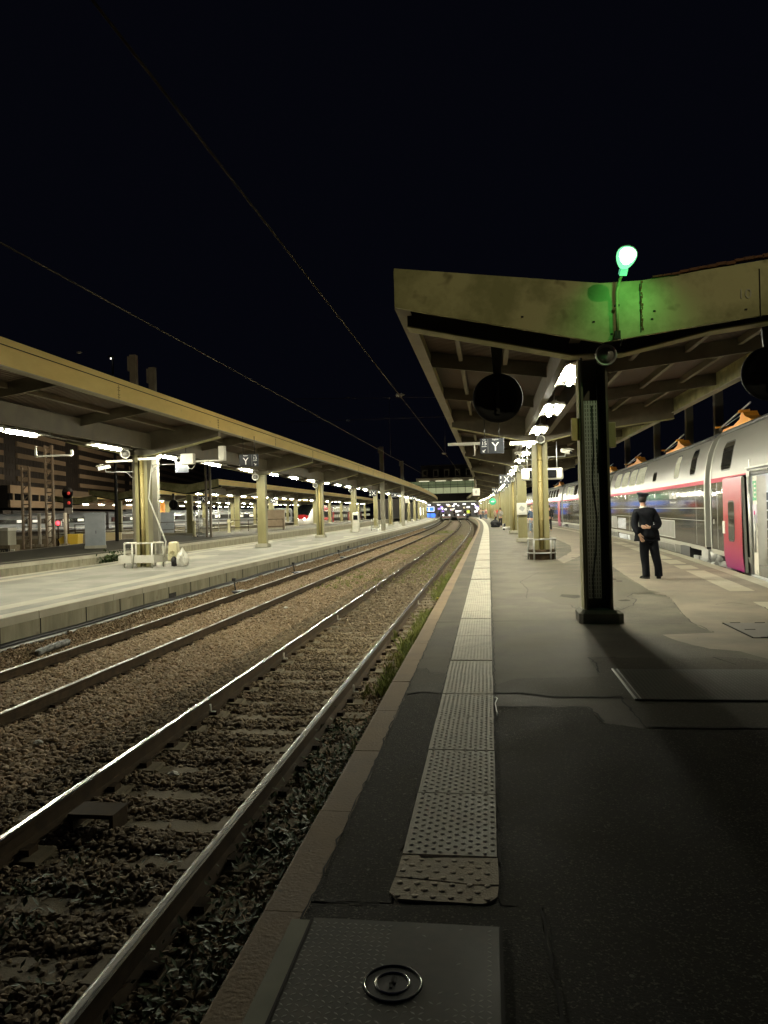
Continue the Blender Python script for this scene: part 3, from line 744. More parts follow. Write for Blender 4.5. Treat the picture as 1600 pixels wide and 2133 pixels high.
# perforated plate: solid sheet with rows of slots standing proud as dark recess strips
g = MB(); hx = .17; zz0, zz1 = .33, 2.95
nx = 5; xs_ = [-.135 + k * (hx / nx) for k in range(nx + 1)]
sw = .011
z = zz0
xe = [-.135]
for k in range(nx):
    cx_ = -.135 + (k + .5) * hx / nx; xe += [cx_ - sw / 2, cx_ + sw / 2]
xe.append(-.135 + hx)
YP = -.17
while z < zz1:
    zt = z + .055
    def q(xa, xb, za, zb): g.add([(xa, YP, za), (xb, YP, za), (xb, YP, zb), (xa, YP, zb)], [(0, 1, 2, 3)])
    q(xe[0], xe[-1], z, z + .017)
    for k in range(nx + 1): q(xe[2 * k], xe[2 * k + 1], z + .017, zt)
    z = zt
g.build('perforated_plate', perf_m, colN)
g = MB(); g.box((-.05, -.165, .33), (.012, .01, .012))
pts = [(-.03, -.176, 2.9), (-.02, -.178, 2.3), (-.045, -.178, 1.9), (.0, -.178, 1.4), (-.02, -.178, 1.0), (-.075, -.178, .6), (-.07, -.178, .3)]
g.tube(pts, .008, 6); g.tube([(.06, -.05, 3.4), (.06, -.06, 2.6), (.075, -.05, 1.5), (.06, -.05, .2)], .012, 6); g.tube([(.03, -.178, 2.45), (.03, -.178, 2.0)], .008, 6)
g.build('cable', black_m, colN)
g = MB()
oct_ = [(-.27, -.19), (-.22, -.24), (.24, -.24), (.31, -.19), (.31, .24), (.24, .29), (-.22, .29), (-.27, .24)]
g.add([(x, y, 0) for x, y in oct_] + [(x, y, .13) for x, y in oct_] + [(x * .80, y * .8, .175) for x, y in oct_], [tuple(range(8))[::-1], tuple(range(16, 24))] + [(k, (k + 1) % 8, 8 + (k + 1) % 8, 8 + k) for k in range(8)] + [(8 + k, 8 + (k + 1) % 8, 16 + (k + 1) % 8, 16 + k) for k in range(8)])
g.build('column_base', mat('shaded_concrete', (.10, .095, .075), (.16, .15, .12), .9, scale=2), colN, bevel=.008)  # concrete darkened in colour for the unlit front of the base
sg = thing('notice_plate', 'small yellow notice plate strapped to the left side of the dark column', 'sign', (1.19, 10.28, 2.60))
MB().box((0, 0, 0), (.02, .16, .30)).build('plate', mat('notice_yellow', (.50, .40, .18), (.42, .33, .15), .5, scale=5), sg)
sg.rotation_euler = (0, 0, R_(-52))
g = MB()
for k in range(8): g.box((-.012, 0, .11 - k * .03), (.003, .12, .006))
g.build('print', crack_m, sg)
sg = thing('junction_box', 'dark box fixed to the right side of the dark column', 'box', (1.68, 10.45, 2.52))
MB().box((0, 0, 0), (.10, .12, .34)).build('box_body', olive_col, sg, bevel=.01)

# ring guard at the foot of the second column, and around the left column
def ring_guard(loc, r, h, n, m, label, skirt):
    t = thing('column_guard', label, 'guard rail', loc)
    for z in ((h, h * .33) if not skirt else (h,)):
        pts = [(r * math.cos(a), r * .8 * math.sin(a), z) for a in [2 * math.pi * k / 24 for k in range(25)]]
        MB().tube(pts, .025, 6).build('ring', m, t)
    for k in range(n):
        a = 2 * math.pi * (k + .25) / n
        MB().tube([(r * math.cos(a), r * .8 * math.sin(a), .0), (r * math.cos(a), r * .8 * math.sin(a), h)], .03, 6).build('post', m, t)
    return t
RG = ring_guard((1.57, 23.1, 0), .42, .62, 5, grey_metal, 'rusty pipe ring guard around the foot of the second column', False)
MB().lathe([(.36, .0), (.38, .20), (.40, .22), (.40, .30), (.3, .31)], (0, 0, 0), n=8, M=Matrix.Diagonal((1, .8, 1)).to_3x3()).build('foot_collar', rail_side, RG)

# left column cluster (two flanges, central pipe) and concrete catenary posts
c1 = column_pipe(CL_, -11.05, 22.8, 3.62, .42, base=False, label='column cluster with a yellow downpipe inside a white guard')
LG = ring_guard((-11.0, 22.6, 0), .62, .78, 6, white_enamel, 'white bumper ring guard around the foot of the left column', True)
g = MB()
pts = [(-.66, -.42), (.52, -.42), (.66, -.1), (.66, .3), (-.66, .3)]
g.add([(x, y, .16) for x, y in pts] + [(x, y, .40) for x, y in pts] + [(x * .9, y * .88, .40) for x, y in pts] + [(x * .9, y * .88, .16) for x, y in pts],
      [(k, (k + 1) % 5, 5 + (k + 1) % 5, 5 + k) for k in range(5)] + [(5 + k, 5 + (k + 1) % 5, 10 + (k + 1) % 5, 10 + k) for k in range(5)] + [(k, 15 + k, 15 + (k + 1) % 5, (k + 1) % 5) for k in range(5)])
g.build('bumper_plate', white_enamel, LG)
mat('dimmed_concrete', (.11, .10, .075), (.17, .155, .12), .9, scale=2)  # concrete darkened in colour, so posts near the lamps read dim
def post(loc, h, w, label, m=concrete, lean=0, group=None):
    t = thing('concrete_post', label, 'post', loc, 0, group)
    g = MB(); g.box((0, 0, h / 2), (w, w * .8, h), taper=.92); g.build('shaft', m, t, bevel=.015)
    MB().box((-w * .62, 0, h - .3), (w * .35, w * .5, .5)).build('bracket', m, t)
    t.rotation_euler = (0, lean, 0); return t
post((-11.98, 24.2, 0), 7.2, .25, 'square concrete post rising through the left canopy roof, the nearer of the pair', m=MATS['dimmed_concrete'], lean=0.0)
post((-11.77, 25.2, 0), 6.95, .25, 'square concrete post rising through the left canopy roof, the second of the pair', m=mat('shaded_concrete', (.10, .095, .075), (.16, .15, .12), .9, scale=2), lean=0.0)  # second post too: dimness put into the concrete colour
post((-8.95, 63, -.7), 7.9, .36, 'slim concrete post standing above the yellow canopy edge in the middle distance', lean=0)
post((-9.4, 82, -.7), 7.9, .36, 'slimmer farther concrete post above the yellow canopy edge', lean=0)
for i, (x, y) in enumerate(((11.0, 37.5), (11.2, 43.5), (11.2, 51.5), (11.0, 61), (10.6, 70))):
    post((x, y, -.8), 8.2, .42, ['thick concrete post beyond the train roof, right beneath the hanging round disc', 'second concrete post beyond the train roof'][i] if i < 2 else 'distant concrete post beyond the train roof', group='concrete posts beyond the train')

NL = ['first lit fluorescent lamp under the right canopy beside the dark column', 'second lit fluorescent lamp under the right canopy after the dark column', 'third lit fluorescent lamp under the right canopy just before the second column', 'first lit fluorescent lamp beyond the second column of the right canopy']
lamps(1.42, 10.4, 39, 3.66, 'the right canopy', 'lamps under the right canopy', NL)
NL = ['lit fluorescent lamp at the near end of the left canopy, cut by the photo edge', 'long lit fluorescent lamp under the left canopy nearest the picture border', 'lit fluorescent lamp before the left column with the white guard', 'lit fluorescent lamp right behind the left column with the white guard', 'lit fluorescent lamp just left of the hanging Y sign', 'lit fluorescent lamp just before the second left column']
lamps(-11.05, 10.1, 39, 3.66, 'the left canopy', 'lamps under the left canopy', NL)
lamps(-25.8, 62.0, 27, 3.66, 'the third canopy', 'lamps under the third canopy')
lamps(-39.5, 76, 24, 3.66, 'the fourth canopy', 'lamps under the fourth canopy')
lamps(-53.0, 91, 20, 3.66, 'the farthest canopy', 'lamps under the farthest canopy')

# ------------------------------------------------------------------ green lamp on the front fascia
GL = thing('green_lamp', 'glowing green cobra-head lamp on a pipe above the end fascia', 'lamp', (1.68, 9.78, 3.75))
g = MB(); g.tube([(0, 0, -.05), (0, -.01, .30), (.0, -.02, .52), (.03, -.10, .66), (.05, -.17, .70)], .020, 8); g.build('pipe', olive, GL)
g = MB(); g.tube([(.0, .0, -.02), (.05, -.02, -.1), (.03, .02, -.16)], .006, 5); g.box((0, 0, .35), (.06, .05, .02)); g.box((0, .01, -.02), (.07, .06, .10)); g.build('cable_clip', crack_m, GL)
# head: flattened egg tilted up and towards the camera
HM = Matrix.Rotation(R_(14), 3, 'Y') @ Matrix.Rotation(R_(-62), 3, 'X')
def egg(g, sx, sy, sz, c0, half=None, n=20, mrings=10):
    vs = []
    for i in range(mrings + 1):
        p = math.pi * i / mrings
        for k in range(n):
            t = 2 * math.pi * k / n; yv = -math.cos(p); r = math.sin(p) * (1 - .28 * yv if yv < 0 else 1 - .28 * yv)
            x = r * math.cos(t) * sx; z = r * math.sin(t) * sz; 
            if half == 'up': z = max(z, .0)
            if half == 'down': z = min(z, .012)
            vs.append(HM @ Vector((x, -yv * -sy, z)) + Vector(c0))
    g.add(vs, [(i * n + k, i * n + (k + 1) % n, (i + 1) * n + (k + 1) % n, (i + 1) * n + k) for i in range(mrings) for k in range(n)], True)
egg_m = mat('green_lamp_glass', (.2, .8, .5), emit=(.20, 1.0, .36), estr=1.7, rough=.2)
g = MB(); egg(g, .118, .142, .06, (.075, -.28, .855), 'down'); g.build('diffuser', egg_m, GL)
g = MB(); egg(g, .107, .122, .068, (.080, -.290, .864), 'down'); g.build('glowing_core', mat('green_lamp_core', (1, 1, 1), emit=(.8, 1, .85), estr=20), GL)
g = MB(); egg(g, .124, .152, .065, (.075, -.278, .859), 'up'); g.build('housing', grey_metal, GL)
MB().beam((.05, -.16, .69), (.06, -.22, .755), .09, .06).build('neck', mat('lamp_neck_glow', (.3, .6, .4), rough=.4, emit=(.2, 1, .55), estr=.5), GL)  # neck coloured and glowing green in place of the lamp's spill

gl = bpy.data.lights.new('green_bulb', 'SPOT'); gl.spot_size = R_(120); gl.spot_blend = 1.0; gl.energy = 17; gl.color = (.18, 1, .22); gl.shadow_soft_size = .05
glo = bpy.data.objects.new('green_bulb', gl); COL.objects.link(glo); glo.parent = GL; glo.location = (.13, -.52, .66); glo.rotation_euler = Vector((.0, .55, -.38)).to_track_quat('-Z', 'Y').to_euler()
# a tall floodlight mast behind the viewer on the right: the photograph shows its light and the lamp's shadow on the fascia
FL = thing('floodlight_mast', 'tall floodlight mast behind the viewer to the right', 'floodlight', (17, -9, -.8))
g = MB(); g.tube([(0, 0, 0), (0, 0, 22)], [.2, .12], 10); g.build('mast', galv, FL)
MB().box((-.3, .3, 22.1), (.8, .3, .6), rz=R_(40)).build('floodlight_head', grey_metal, FL)
ld = bpy.data.lights.new('floodlight', 'SPOT'); ld.energy = 8500; ld.color = (1.0, .90, .55); ld.shadow_soft_size = .12; ld.spot_size = R_(13.5); ld.spot_blend = .7
lo_ = bpy.data.objects.new('floodlight', ld); COL.objects.link(lo_); lo_.location = (-.5, .6, 22); lo_.parent = FL
dv = Vector((1.9, 9.8, 5.3)) - Vector((16.5, -8.4, 21.2)); lo_.rotation_euler = dv.to_track_quat('-Z', 'Y').to_euler()
ld = bpy.data.lights.new('second_floodlight', 'SPOT'); ld.energy = 15000; ld.color = (1.0, .80, .50); ld.shadow_soft_size = .12; ld.spot_size = R_(13); ld.spot_blend = .7
lo_ = bpy.data.objects.new('second_floodlight', ld); COL.objects.link(lo_); lo_.location = (-.8, .5, 22.3); lo_.parent = FL
lo_.rotation_euler = (Vector((-11.5, 25, 6.2)) - Vector((16.2, -8.5, 21.5))).to_track_quat('-Z', 'Y').to_euler()
# ================================================================== THE DOUBLE-DECK TRAIN
SIDE = [(.12, -.28), (.05, 0.0), (.0, .36), (0, 1.2), (0, 2.1), (.035, 2.5), (.11, 2.9), (.22, 3.2), (.30, 3.34), (.50, 3.52), (.9, 3.66), (1.42, 3.70)]
def u_at(z):
    for (ua, za), (ub, zb) in zip(SIDE, SIDE[1:]):
        if za <= z <= zb: return ua + (ub - ua) * (z - za) / (zb - za)
    return SIDE[0][0]
def sx_(y, z, out=0.0): return kerb_right(y) + .15 + u_at(z) - out
def band(g, y0, y1, z0, z1, out=0.0, step=2.0):
    zs = sorted(set([z0, z1] + [z for _, z in SIDE if z0 < z < z1])); n = max(1, int((y1 - y0) / step)); ys = [y0 + (y1 - y0) * k / n for k in range(n + 1)]
    m = len(zs); vs = [(sx_(y, z, out), y, z) for y in ys for z in zs]
    g.add(vs, [(i * m + k, i * m + k + 1, (i + 1) * m + k + 1, (i + 1) * m + k) for i in range(n) for k in range(m - 1)], True); return g
def rrect(g, y0, y1, z0, z1, r, out, n=5, slant=0.0):
    """rounded panel that follows the body side, with a thin rim"""
    pts = []
    for cy_, cz_, a0 in ((y1 - r, z1 - r, 0), (y0 + r, z1 - r, 90), (y0 + r, z0 + r, 180), (y1 - r, z0 + r, 270)):
        for k in range(n + 1):
            a = R_(a0 + 90 * k / n); pts.append((cy_ + r * math.cos(a), cz_ + r * math.sin(a)))
    # fan in horizontal slices so that it bends with the profile
    zs = sorted(set([round(z, 4) for _, z in pts])); rows = []
    for z in zs:
        yy = [p[0] for p in pts if abs(p[1] - z) < 1e-3]; rows.append((min(yy), max(yy), z))
    extra = []
    for a, b in zip(rows, rows[1:]):
        if b[2] - a[2] > .12:
            k = int((b[2] - a[2]) / .1) + 1
            for q in range(1, k): t = q / k; extra.append((a[0] + (b[0] - a[0]) * t, a[1] + (b[1] - a[1]) * t, a[2] + (b[2] - a[2]) * t))
    rows = sorted(rows + extra, key=lambda r_: r_[2]); vs = []
    for ya, yb, z in rows: vs += [(sx_(ya + slant * z, z, out), ya, z), (sx_(yb, z, out), yb, z)]
    g.add(vs, [(2 * i, 2 * i + 1, 2 * i + 3, 2 * i + 2) for i in range(len(rows) - 1)], True); return g
dark_body = mat('train_dark_paint', (.022, .021, .018), rough=.07, bump=.10, bscale=1.1, spec=.42)
grey_body = mat('train_grey_paint', (.14, .136, .124), rough=.33, spec=.28)
red_body = mat('train_red_stripe', (.32, .010, .04), rough=.55, spec=.12)
roof_body = mat('train_roof', (.05, .05, .05), (.08, .08, .078), .5, scale=2)
rim_m = mat('train_rim', (.30, .30, .27), rough=.35)
sole_m = mat('train_sole_bar', (.34, .33, .29), rough=.4)
skirt_m = mat('train_skirt', (.13, .125, .11), (.17, .165, .15), .5, scale=3)
louvre_m = mat('louvre_metal', (.34, .36, .40), rough=.5, metal=.3)
orange_m = mat('orange_paint', (.75, .27, .02), (.85, .36, .04), .45, scale=4)
def door_material():
    m = mat('door_gradient', (.6, .02, .03), rough=.3, spec=.2); t = m.node_tree; b = t.nodes['Principled BSDF']
    tc = t.nodes.new('ShaderNodeTexCoord'); sp = t.nodes.new('ShaderNodeSeparateXYZ'); r = t.nodes.new('ShaderNodeValToRGB'); mr = t.nodes.new('ShaderNodeMapRange')
    mr.inputs[1].default_value = 0; mr.inputs[2].default_value = 2.15; t.links.new(tc.outputs['Object'], sp.inputs[0]); t.links.new(sp.outputs[2], mr.inputs[0]); t.links.new(mr.outputs[0], r.inputs[0])
    e = r.color_ramp.elements; e[0].position = 0; e[0].color = (.20, .008, .11, 1); e[1].position = 1; e[1].color = (.30, .013, .07, 1)
    for p_, c in ((.14, (.26, .009, .08)), (.34, (.27, .006, .022)), (.6, (.30, .007, .012)), (.78, (.27, .008, .028))): q = e.new(p_); q.color = (*c, 1)
    t.links.new(r.outputs[0], b.inputs['Base Color']); return m
door_m = door_material()

TRAIN = thing('double_deck_train', 'grey and black double-deck train with a thin red stripe and an open magenta door', 'train', (kerb_right(21) + 1.5, 21, -.6))
TRAIN.location = (0, 0, 0)
def coach(y0, y1, i):
    ya, yb = y0 + .42, y1 - .42
    g = MB(); doorway = (15.35, 17.2) if i == 0 else None
    def wall(gg, z0, z1, out=0.0):
        if doorway and z0 < 2.18:
            band(gg, ya, doorway[0], z0, min(z1, 2.18), out); band(gg, doorway[1], yb, z0, min(z1, 2.18), out)
            if z1 > 2.18: band(gg, ya, yb, 2.18, z1, out)
        else: band(gg, ya, yb, z0, z1, out)
    band(g, ya, yb, 2.215, 3.34)
    o = g.build('coach', grey_body, TRAIN)
    o['label'] = ['near coach with the open magenta door', 'bar coach with lit upper windows', 'third coach with dark upper windows'][i] if i < 3 else None or 'far coach of the double-deck train'
    g = MB(); wall(g, .36, 2.10, .001); g.build('lower_side', dark_body, o)
    g = MB()
    if doorway: band(g, ya, doorway[0], 2.10, 2.215, .003); band(g, 19.3, yb, 2.10, 2.215, .003); band(g, doorway[0], 19.3, 2.18, 2.215, .003)
    else: band(g, ya, yb, 2.10, 2.215, .003)
    g.build('stripe', red_body, o)
    g = MB(); zs = [p for p in SIDE if p[1] >= 3.34]; ys = [ya + (yb - ya) * k / 8 for k in range(9)]; m = len(zs)
    g.add([(kerb_right(y) + .15 + u, y, z) for y in ys for u, z in zs], [(a * m + k, a * m + k + 1, (a + 1) * m + k + 1, (a + 1) * m + k) for a in range(8) for k in range(m - 1)], True)
    g.add([(kerb_right(y) + .15 + u, y, z) for y in ys for u, z in ((1.42, 3.70), (2.3, 3.6), (2.75, 3.2), (2.84, 2), (2.8, -.3))], [(a * 5 + k, a * 5 + k + 1, (a + 1) * 5 + k + 1, (a + 1) * 5 + k) for a in range(8) for k in range(4)], True)
    rf = g.build('roof', roof_body, o)
    g = MB(); g.tube([(kerb_right(y) + .15 + .34, y, 3.40) for y in ys], .035, 6); g.build('gutter', roof_body, o)
    g = MB(); wall(g, .24, .36, .012); g.build('sole_bar', sole_m, o)
    g = MB(); band(g, ya + 2.6, yb - 2.6, -.05, .24, -.01); band(g, ya + 2.6, yb - 2.6, -.28, -.05, -.06); g.build('skirt', skirt_m, o)
    g = MB()
    for ye, s_ in ((ya, -1), (yb, 1)):
        for zz in range(12):
            z0_ = .3 + zz * .27; z1_ = z0_ + .27
            if z1_ > 3.6: break
            g.add([(sx_(ye, z0_, .01), ye, z0_), (sx_(ye, z0_, .01), ye + s_ * .10, z0_), (sx_(ye, z1_, .01), ye + s_ * .10, z1_), (sx_(ye, z1_, .01), ye, z1_)], [(0, 1, 2, 3)])
        g.add([(kerb_right(ye) + .15 + u, ye + s_ * .10, z) for u, z in [(p[0] - .01, p[1]) for p in SIDE if p[1] > .3] + [(2.8, 3.3), (2.8, .3)]], [tuple(range(len([p for p in SIDE if p[1] > .3]) + 2))])
    g.build('end_frame', rim_m, o)
    # gangway bellows
    g = MB(); g.box((kerb_right(y1) + 1.95, y1, 1.9), (2.6, .9, 3.1)); g.build('bellows', black_m, o)
    return o
gaps = [3.4, 21.3, 42.4, 63.6, 84.7, 106, 127, 148, 168]
coaches = [coach(a, b, i) for i, (a, b) in enumerate(zip(gaps, gaps[1:]))]
def window(par, y0, y1, z0, z1, r, m, frame=True):
    f_ = rrect(MB(), y0 - .045, y1 + .045, z0 - .04, z1 + .04, r + .04, .004).build('window', black_m, par)
    rrect(MB(), y0, y1, z0, z1, r, .008).build('pane', m, f_); return f_
A, B, Cc = coaches[0], coaches[1], coaches[2]
window(A, 18.85, 19.85, 2.40, 3.06, .14, glass_dark); window(A, 9.0, 10.8, 2.4, 3.06, .14, glass_dark); window(A, 6.0, 7.8, 2.4, 3.06, .14, glass_dark)
window(B, 23.0, 23.75, 2.46, 3.16, .14, glass_dark); window(B, 25.5, 26.25, 2.46, 3.14, .14, glass_lit)
window(B, 29.7, 30.4, 2.50, 2.80, .08, glass_dark)
for a in (32.4, 34.6, 36.8, 39.0): window(B, a, a + 1.65 if a > 33 else a + 1.95, 2.50, 3.20, .16, glass_lit)
for k in range(8): window(Cc, 45.5 + 2.05 * k, 47.0 + 2.05 * k, 2.50, 3.2, .16, glass_dark if k < 6 else glass_lit)
for k in range(5): window(Cc, 47.5 + 2.4 * k, 49.2 + 2.4 * k, 1.0, 1.75, .12, glass_dark)
for ci, (a, b) in enumerate(zip(gaps[3:-1], gaps[4:])):
    g = MB(); gl = MB()
    for k in range(8): rrect(g, a + 3 + 2.0 * k, a + 4.4 + 2.0 * k, 2.5, 3.2, .16, .006, 2)
    for k in range(7): rrect(g, a + 3.5 + 2.3 * k, a + 5.2 + 2.3 * k, 1.0, 1.75, .12, .006, 2)
    w_ = g.build('windows', glass_lit if ci % 2 else glass_dark, coaches[3 + ci]); w_['kind'] = 'stuff'
    d_ = MB(); rrect(d_, a + 1.2, a + 2.7, .02, 2.12, .1, .03, 3); d_.build('door', door_m, coaches[3 + ci])
# lower-side panels, grilles and seams
g = MB()
for yy in (22.8, 29.6, 31.2, 36.2, 45.2, 52.0, 60.5, 20.2): 
    g.add([(sx_(yy, .4, .004), yy, .4), (sx_(yy + .03, .4, .004), yy + .03, .4), (sx_(yy + .03, 2.08, .004), yy + .03, 2.08), (sx_(yy, 2.08, .004), yy, 2.08)], [(0, 1, 2, 3)])
band(g, 21.7, 42, 1.43, 1.45, .004); band(g, 21.7, 42, 1.08, 1.095, .004); band(g, 42.8, 63.2, 1.93, 1.95, .004)
g.build('panel_seam', rim_m, B)
for y0_, y1_, z0_, z1_ in ((26.2, 29.2, .46, 1.0), (40.0, 41.6, .46, 1.0), (32.0, 35.5, .46, 1.0), (26.4, 29.2, -.02, .2), (32.2, 35.2, -.02, .2), (40, 41.5, -.02, .2)):
    f_ = MB(); band(f_, y0_ - .08, y1_ + .08, z0_ - .03, z1_ + .03, .004); fo = f_.build('grille', rim_m, B)
    p_ = MB(); band(p_, y0_, y1_, z0_, z1_, .007); p_.build('grille_panel', skirt_m, fo)
for y0_, y1_, z0_, z1_ in ((29.8, 31.6, .44, 1.02), (37.2, 39.6, .46, 1.0), (37.2, 39.6, -.04, .2), (36.4, 37.0, -.04, .2)):
    g = MB(); n = int((z1_ - z0_) / .06)
    for k in range(n):
        z = z0_ + k * .06
        g.add([(sx_(y0_, z, .015), y0_, z), (sx_(y1_, z, .015), y1_, z), (sx_(y1_, z, .0), y1_, z + .034), (sx_(y0_, z, .0), y0_, z + .034)], [(0, 1, 2, 3)])
    g.build('louvre', louvre_m, B)
ang = math.atan2(kerb_right(27.4) - kerb_right(25.3), 2.1)
# lettering runs along the side and is read from the platform
RT_ = Matrix.Rotation(-(math.pi / 2 + ang), 4, 'Z') @ Matrix.Rotation(math.pi / 2, 4, 'X')
t_ = text('Le Bar', .34, (sx_(26.3, 1.88, .012), 26.3, 1.86), RT_.to_euler(), mat('train_lettering', (.62, .6, .56), rough=.4), B, sx=1.5)
t_ = text('Bonne pause', .11, (sx_(26.3, 1.62, .012), 26.3, 1.64), RT_.to_euler(), MATS['train_lettering'], B, sx=1.9)

# open door, doorway and stairs of the near coach
def pl(y, z, out): return (sx_(y, z, out), y, z)
g = MB()
rrect(g, 17.32, 19.05, .02, 2.15, .12, .13, 5)
dr = g.build('door', door_m, A)
g = MB(); rrect(g, 17.32, 19.05, .02, 2.15, .12, .075, 5)
vs = [pl(17.30, .02, .13), pl(17.30, 2.13, .13), pl(17.30, 2.13, .07), pl(17.30, .02, .07)]
g.add(vs, [(0, 1, 2, 3)]); vs = [pl(19.07, .02, .13), pl(19.07, 2.13, .13), pl(19.07, 2.13, .07), pl(19.07, .02, .07)]; g.add(vs, [(0, 1, 2, 3)])
g.build('door_edge', rim_m, dr)
f_ = rrect(MB(), 17.95, 18.55, .66, 1.62, .12, .136).build('door_window', black_m, dr)
rrect(MB(), 17.99, 18.51, .70, 1.58, .10, .140).build('pane', mat('door_glass', (.035, .035, .03), rough=.05), f_)
g = MB(); g.box((sx_(18.95, 1, .14), 18.95, .98), (.02, .16, .30)); g.build('handle', white_plastic, dr)
vest = MB()
yb_, ya_ = 17.2, 15.35
def vbox(gg, u0, u1, y0, y1, z0, z1):
    vs = [(kerb_right(y) + .15 + u, y, z) for z in (z0, z1) for (u, y) in ((u0, y0), (u1, y0), (u1, y1), (u0, y1))]
    gg.add(vs, [(0, 3, 2, 1), (4, 5, 6, 7), (0, 1, 5, 4), (1, 2, 6, 5), (2, 3, 7, 6), (3, 0, 4, 7)])
vbox(vest, .02, 1.9, 17.2, 17.26, 0, 2.5); vbox(vest, .02, 1.9, 15.2, 15.35, 0, 2.5); vbox(vest, 1.85, 1.9, 15.3, 17.25, 0, 2.5); vbox(vest, .02, 1.9, 15.3, 17.25, 2.30, 2.34); vbox(vest, .02, 1.9, 15.3, 17.25, -.04, .0)
v_ = vest.build('vestibule', mat('vestibule_wall', (.55, .56, .55), rough=.35), A)
g = MB()
for k in range(9): vbox(g, .22, 1.5, 16.35 + k * .09, 17.18, k * .2, k * .2 + .168)
g.build('stairs', mat('stair_riser', (.09, .10, .115), rough=.5), v_)
g = MB()
for k in range(9): vbox(g, .22, 1.5, 16.335 + k * .09, 17.18, k * .2 + .168, k * .2 + .2)
g.build('stair_nosing', mat('stair_nosing', (.62, .65, .68), rough=.4), v_)
g = MB(); vbox(g, .015, .20, 16.62, 16.95, .02, 2.12); pn = g.build('door_pillar', white_enamel, A)
g = MB(); vbox(g, .008, .014, 16.66, 16.92, 1.60, 2.02); st = g.build('sticker', mat('sticker_green', (.02, .30, .12), rough=.4), pn)
g = MB(); vbox(g, .003, .007, 16.84, 16.89, 1.68, 1.95)
for k in range(4): vbox(g, .003, .007, 16.68, 16.80, 1.66 + k * .09, 1.70 + k * .09)
g.build('sticker_print', white_plastic, st)
g = MB(); vbox(g, -.01, .012, 16.76, 16.80, 1.20, 1.38); g.build('emergency_handle', mat('pink_handle', (.7, .03, .25), rough=.4), pn)
g = MB(); vbox(g, .003, .013, 16.64, 16.93, 1.12, 1.52); g.build('handle_plate', mat('lilac_plate', (.55, .5, .6), rough=.4), pn)
g = MB(); g.tube([pl(16.66, .5, .03), pl(16.66, 1.3, .03)], .022, 8); g.build('grab_rail', galv, pn)
g = MB()
for y_ in (17.06, 17.15): g.tube([pl(y_, .0, .03), pl(y_, 2.15, .03)], .03, 6)
g.build('door_seal', galv, A)
g = MB(); vbox(g, -.02, .10, 15.3, 17.25, 2.15, 2.30); g.build('door_gear', black_m, A)
g = MB(); vbox(g, -.05, .03, 15.3, 17.3, 2.30, 2.33); g.build('door_rail', rim_m, A)
g = MB(); g.tube([pl(15.4, 2.22, .05), pl(16.9, 2.24, .05)], .025, 8); vbox(g, -.05, .0, 16.95, 17.2, 2.12, 2.24); g.build('door_mechanism', grey_metal, A)
g = MB(); vbox(g, -.06, .2, 15.2, 17.3, -.10, -.05); g.build('step', galv, A)
sn = MB(); vbox(sn, -.005, .01, 20.6, 20.66, 1.02, 1.14); sn.build('marker', white_plastic, A)
# vestibule lamp (the interior of the doorway is lit)
g = MB(); vbox(g, .5, .9, 15.7, 16.9, 2.27, 2.295); g.build('ceiling_light', mat('vestibule_light', (1, 1, 1), emit=(1, .97, .9), estr=14), v_)

# bogies
for gy in gaps[1:6]:
    c_ = coaches[gaps.index(gy) - 1]
    g = MB(); X = kerb_right(gy) + .15
    for s_ in (-1, 1):
        g.lathe([(.0, 0), (.12, 0), (.14, .05), (.40, .03), (.44, .0), (.46, .0), (.46, .12), (0, .12)], (X + .30, gy + s_ * 1.45, -.14), axis='X', n=24)
    bg_ = g.build('bogie', mat('bogie_metal', (.045, .04, .032), (.10, .09, .07), .6, scale=6), c_)
    g = MB()
    g.beam((X + .14, gy - 1.9, -.02), (X + .14, gy + 1.9, -.02), .10, .14); g.beam((X + .12, gy - .9, .12), (X + .12, gy + .9, -.02), .05, .05)
    for s_ in (-1, 1): g.box((X + .12, gy + s_ * 1.45, -.1), (.14, .42, .30)); g.lathe([(.09, -.0), (.13, .02), (.13, .25), (.09, .27)], (X + .13, gy + s_ * .72, .02), n=12)
    g.build('bogie_frame', grey_metal, bg_)
    g = MB(); g.tube([(X + .03, gy - .55, -.05), (X + .03, gy + .65, -.16)], .07, 8); g.tube([(X + .05, gy - 1.0, -.3), (X + .05, gy + 1.1, -.34)], .04, 8); g.lathe([(.0, 0), (.16, 0), (.16, .3), (0, .3)], (X - .0, gy - .1, .12), axis='X', n=14); g.box((X + .1, gy + .2, .18), (.3, .6, .26))
    g.build('damper', grey_metal, bg_)
    g = MB(); g.box((X + .35, gy + 2.9, .02), (.5, 1.1, .5)); g.box((X + .4, gy - 2.7, .02), (.5, .7, .45)); g.build('equipment_box', black_m, bg_)
    g = MB(); g.tube([(X + .08, gy + 2.6, -.42), (X + .08, gy + 18, -.42)], .11, 8); g.build('pipe', black_m, c_)

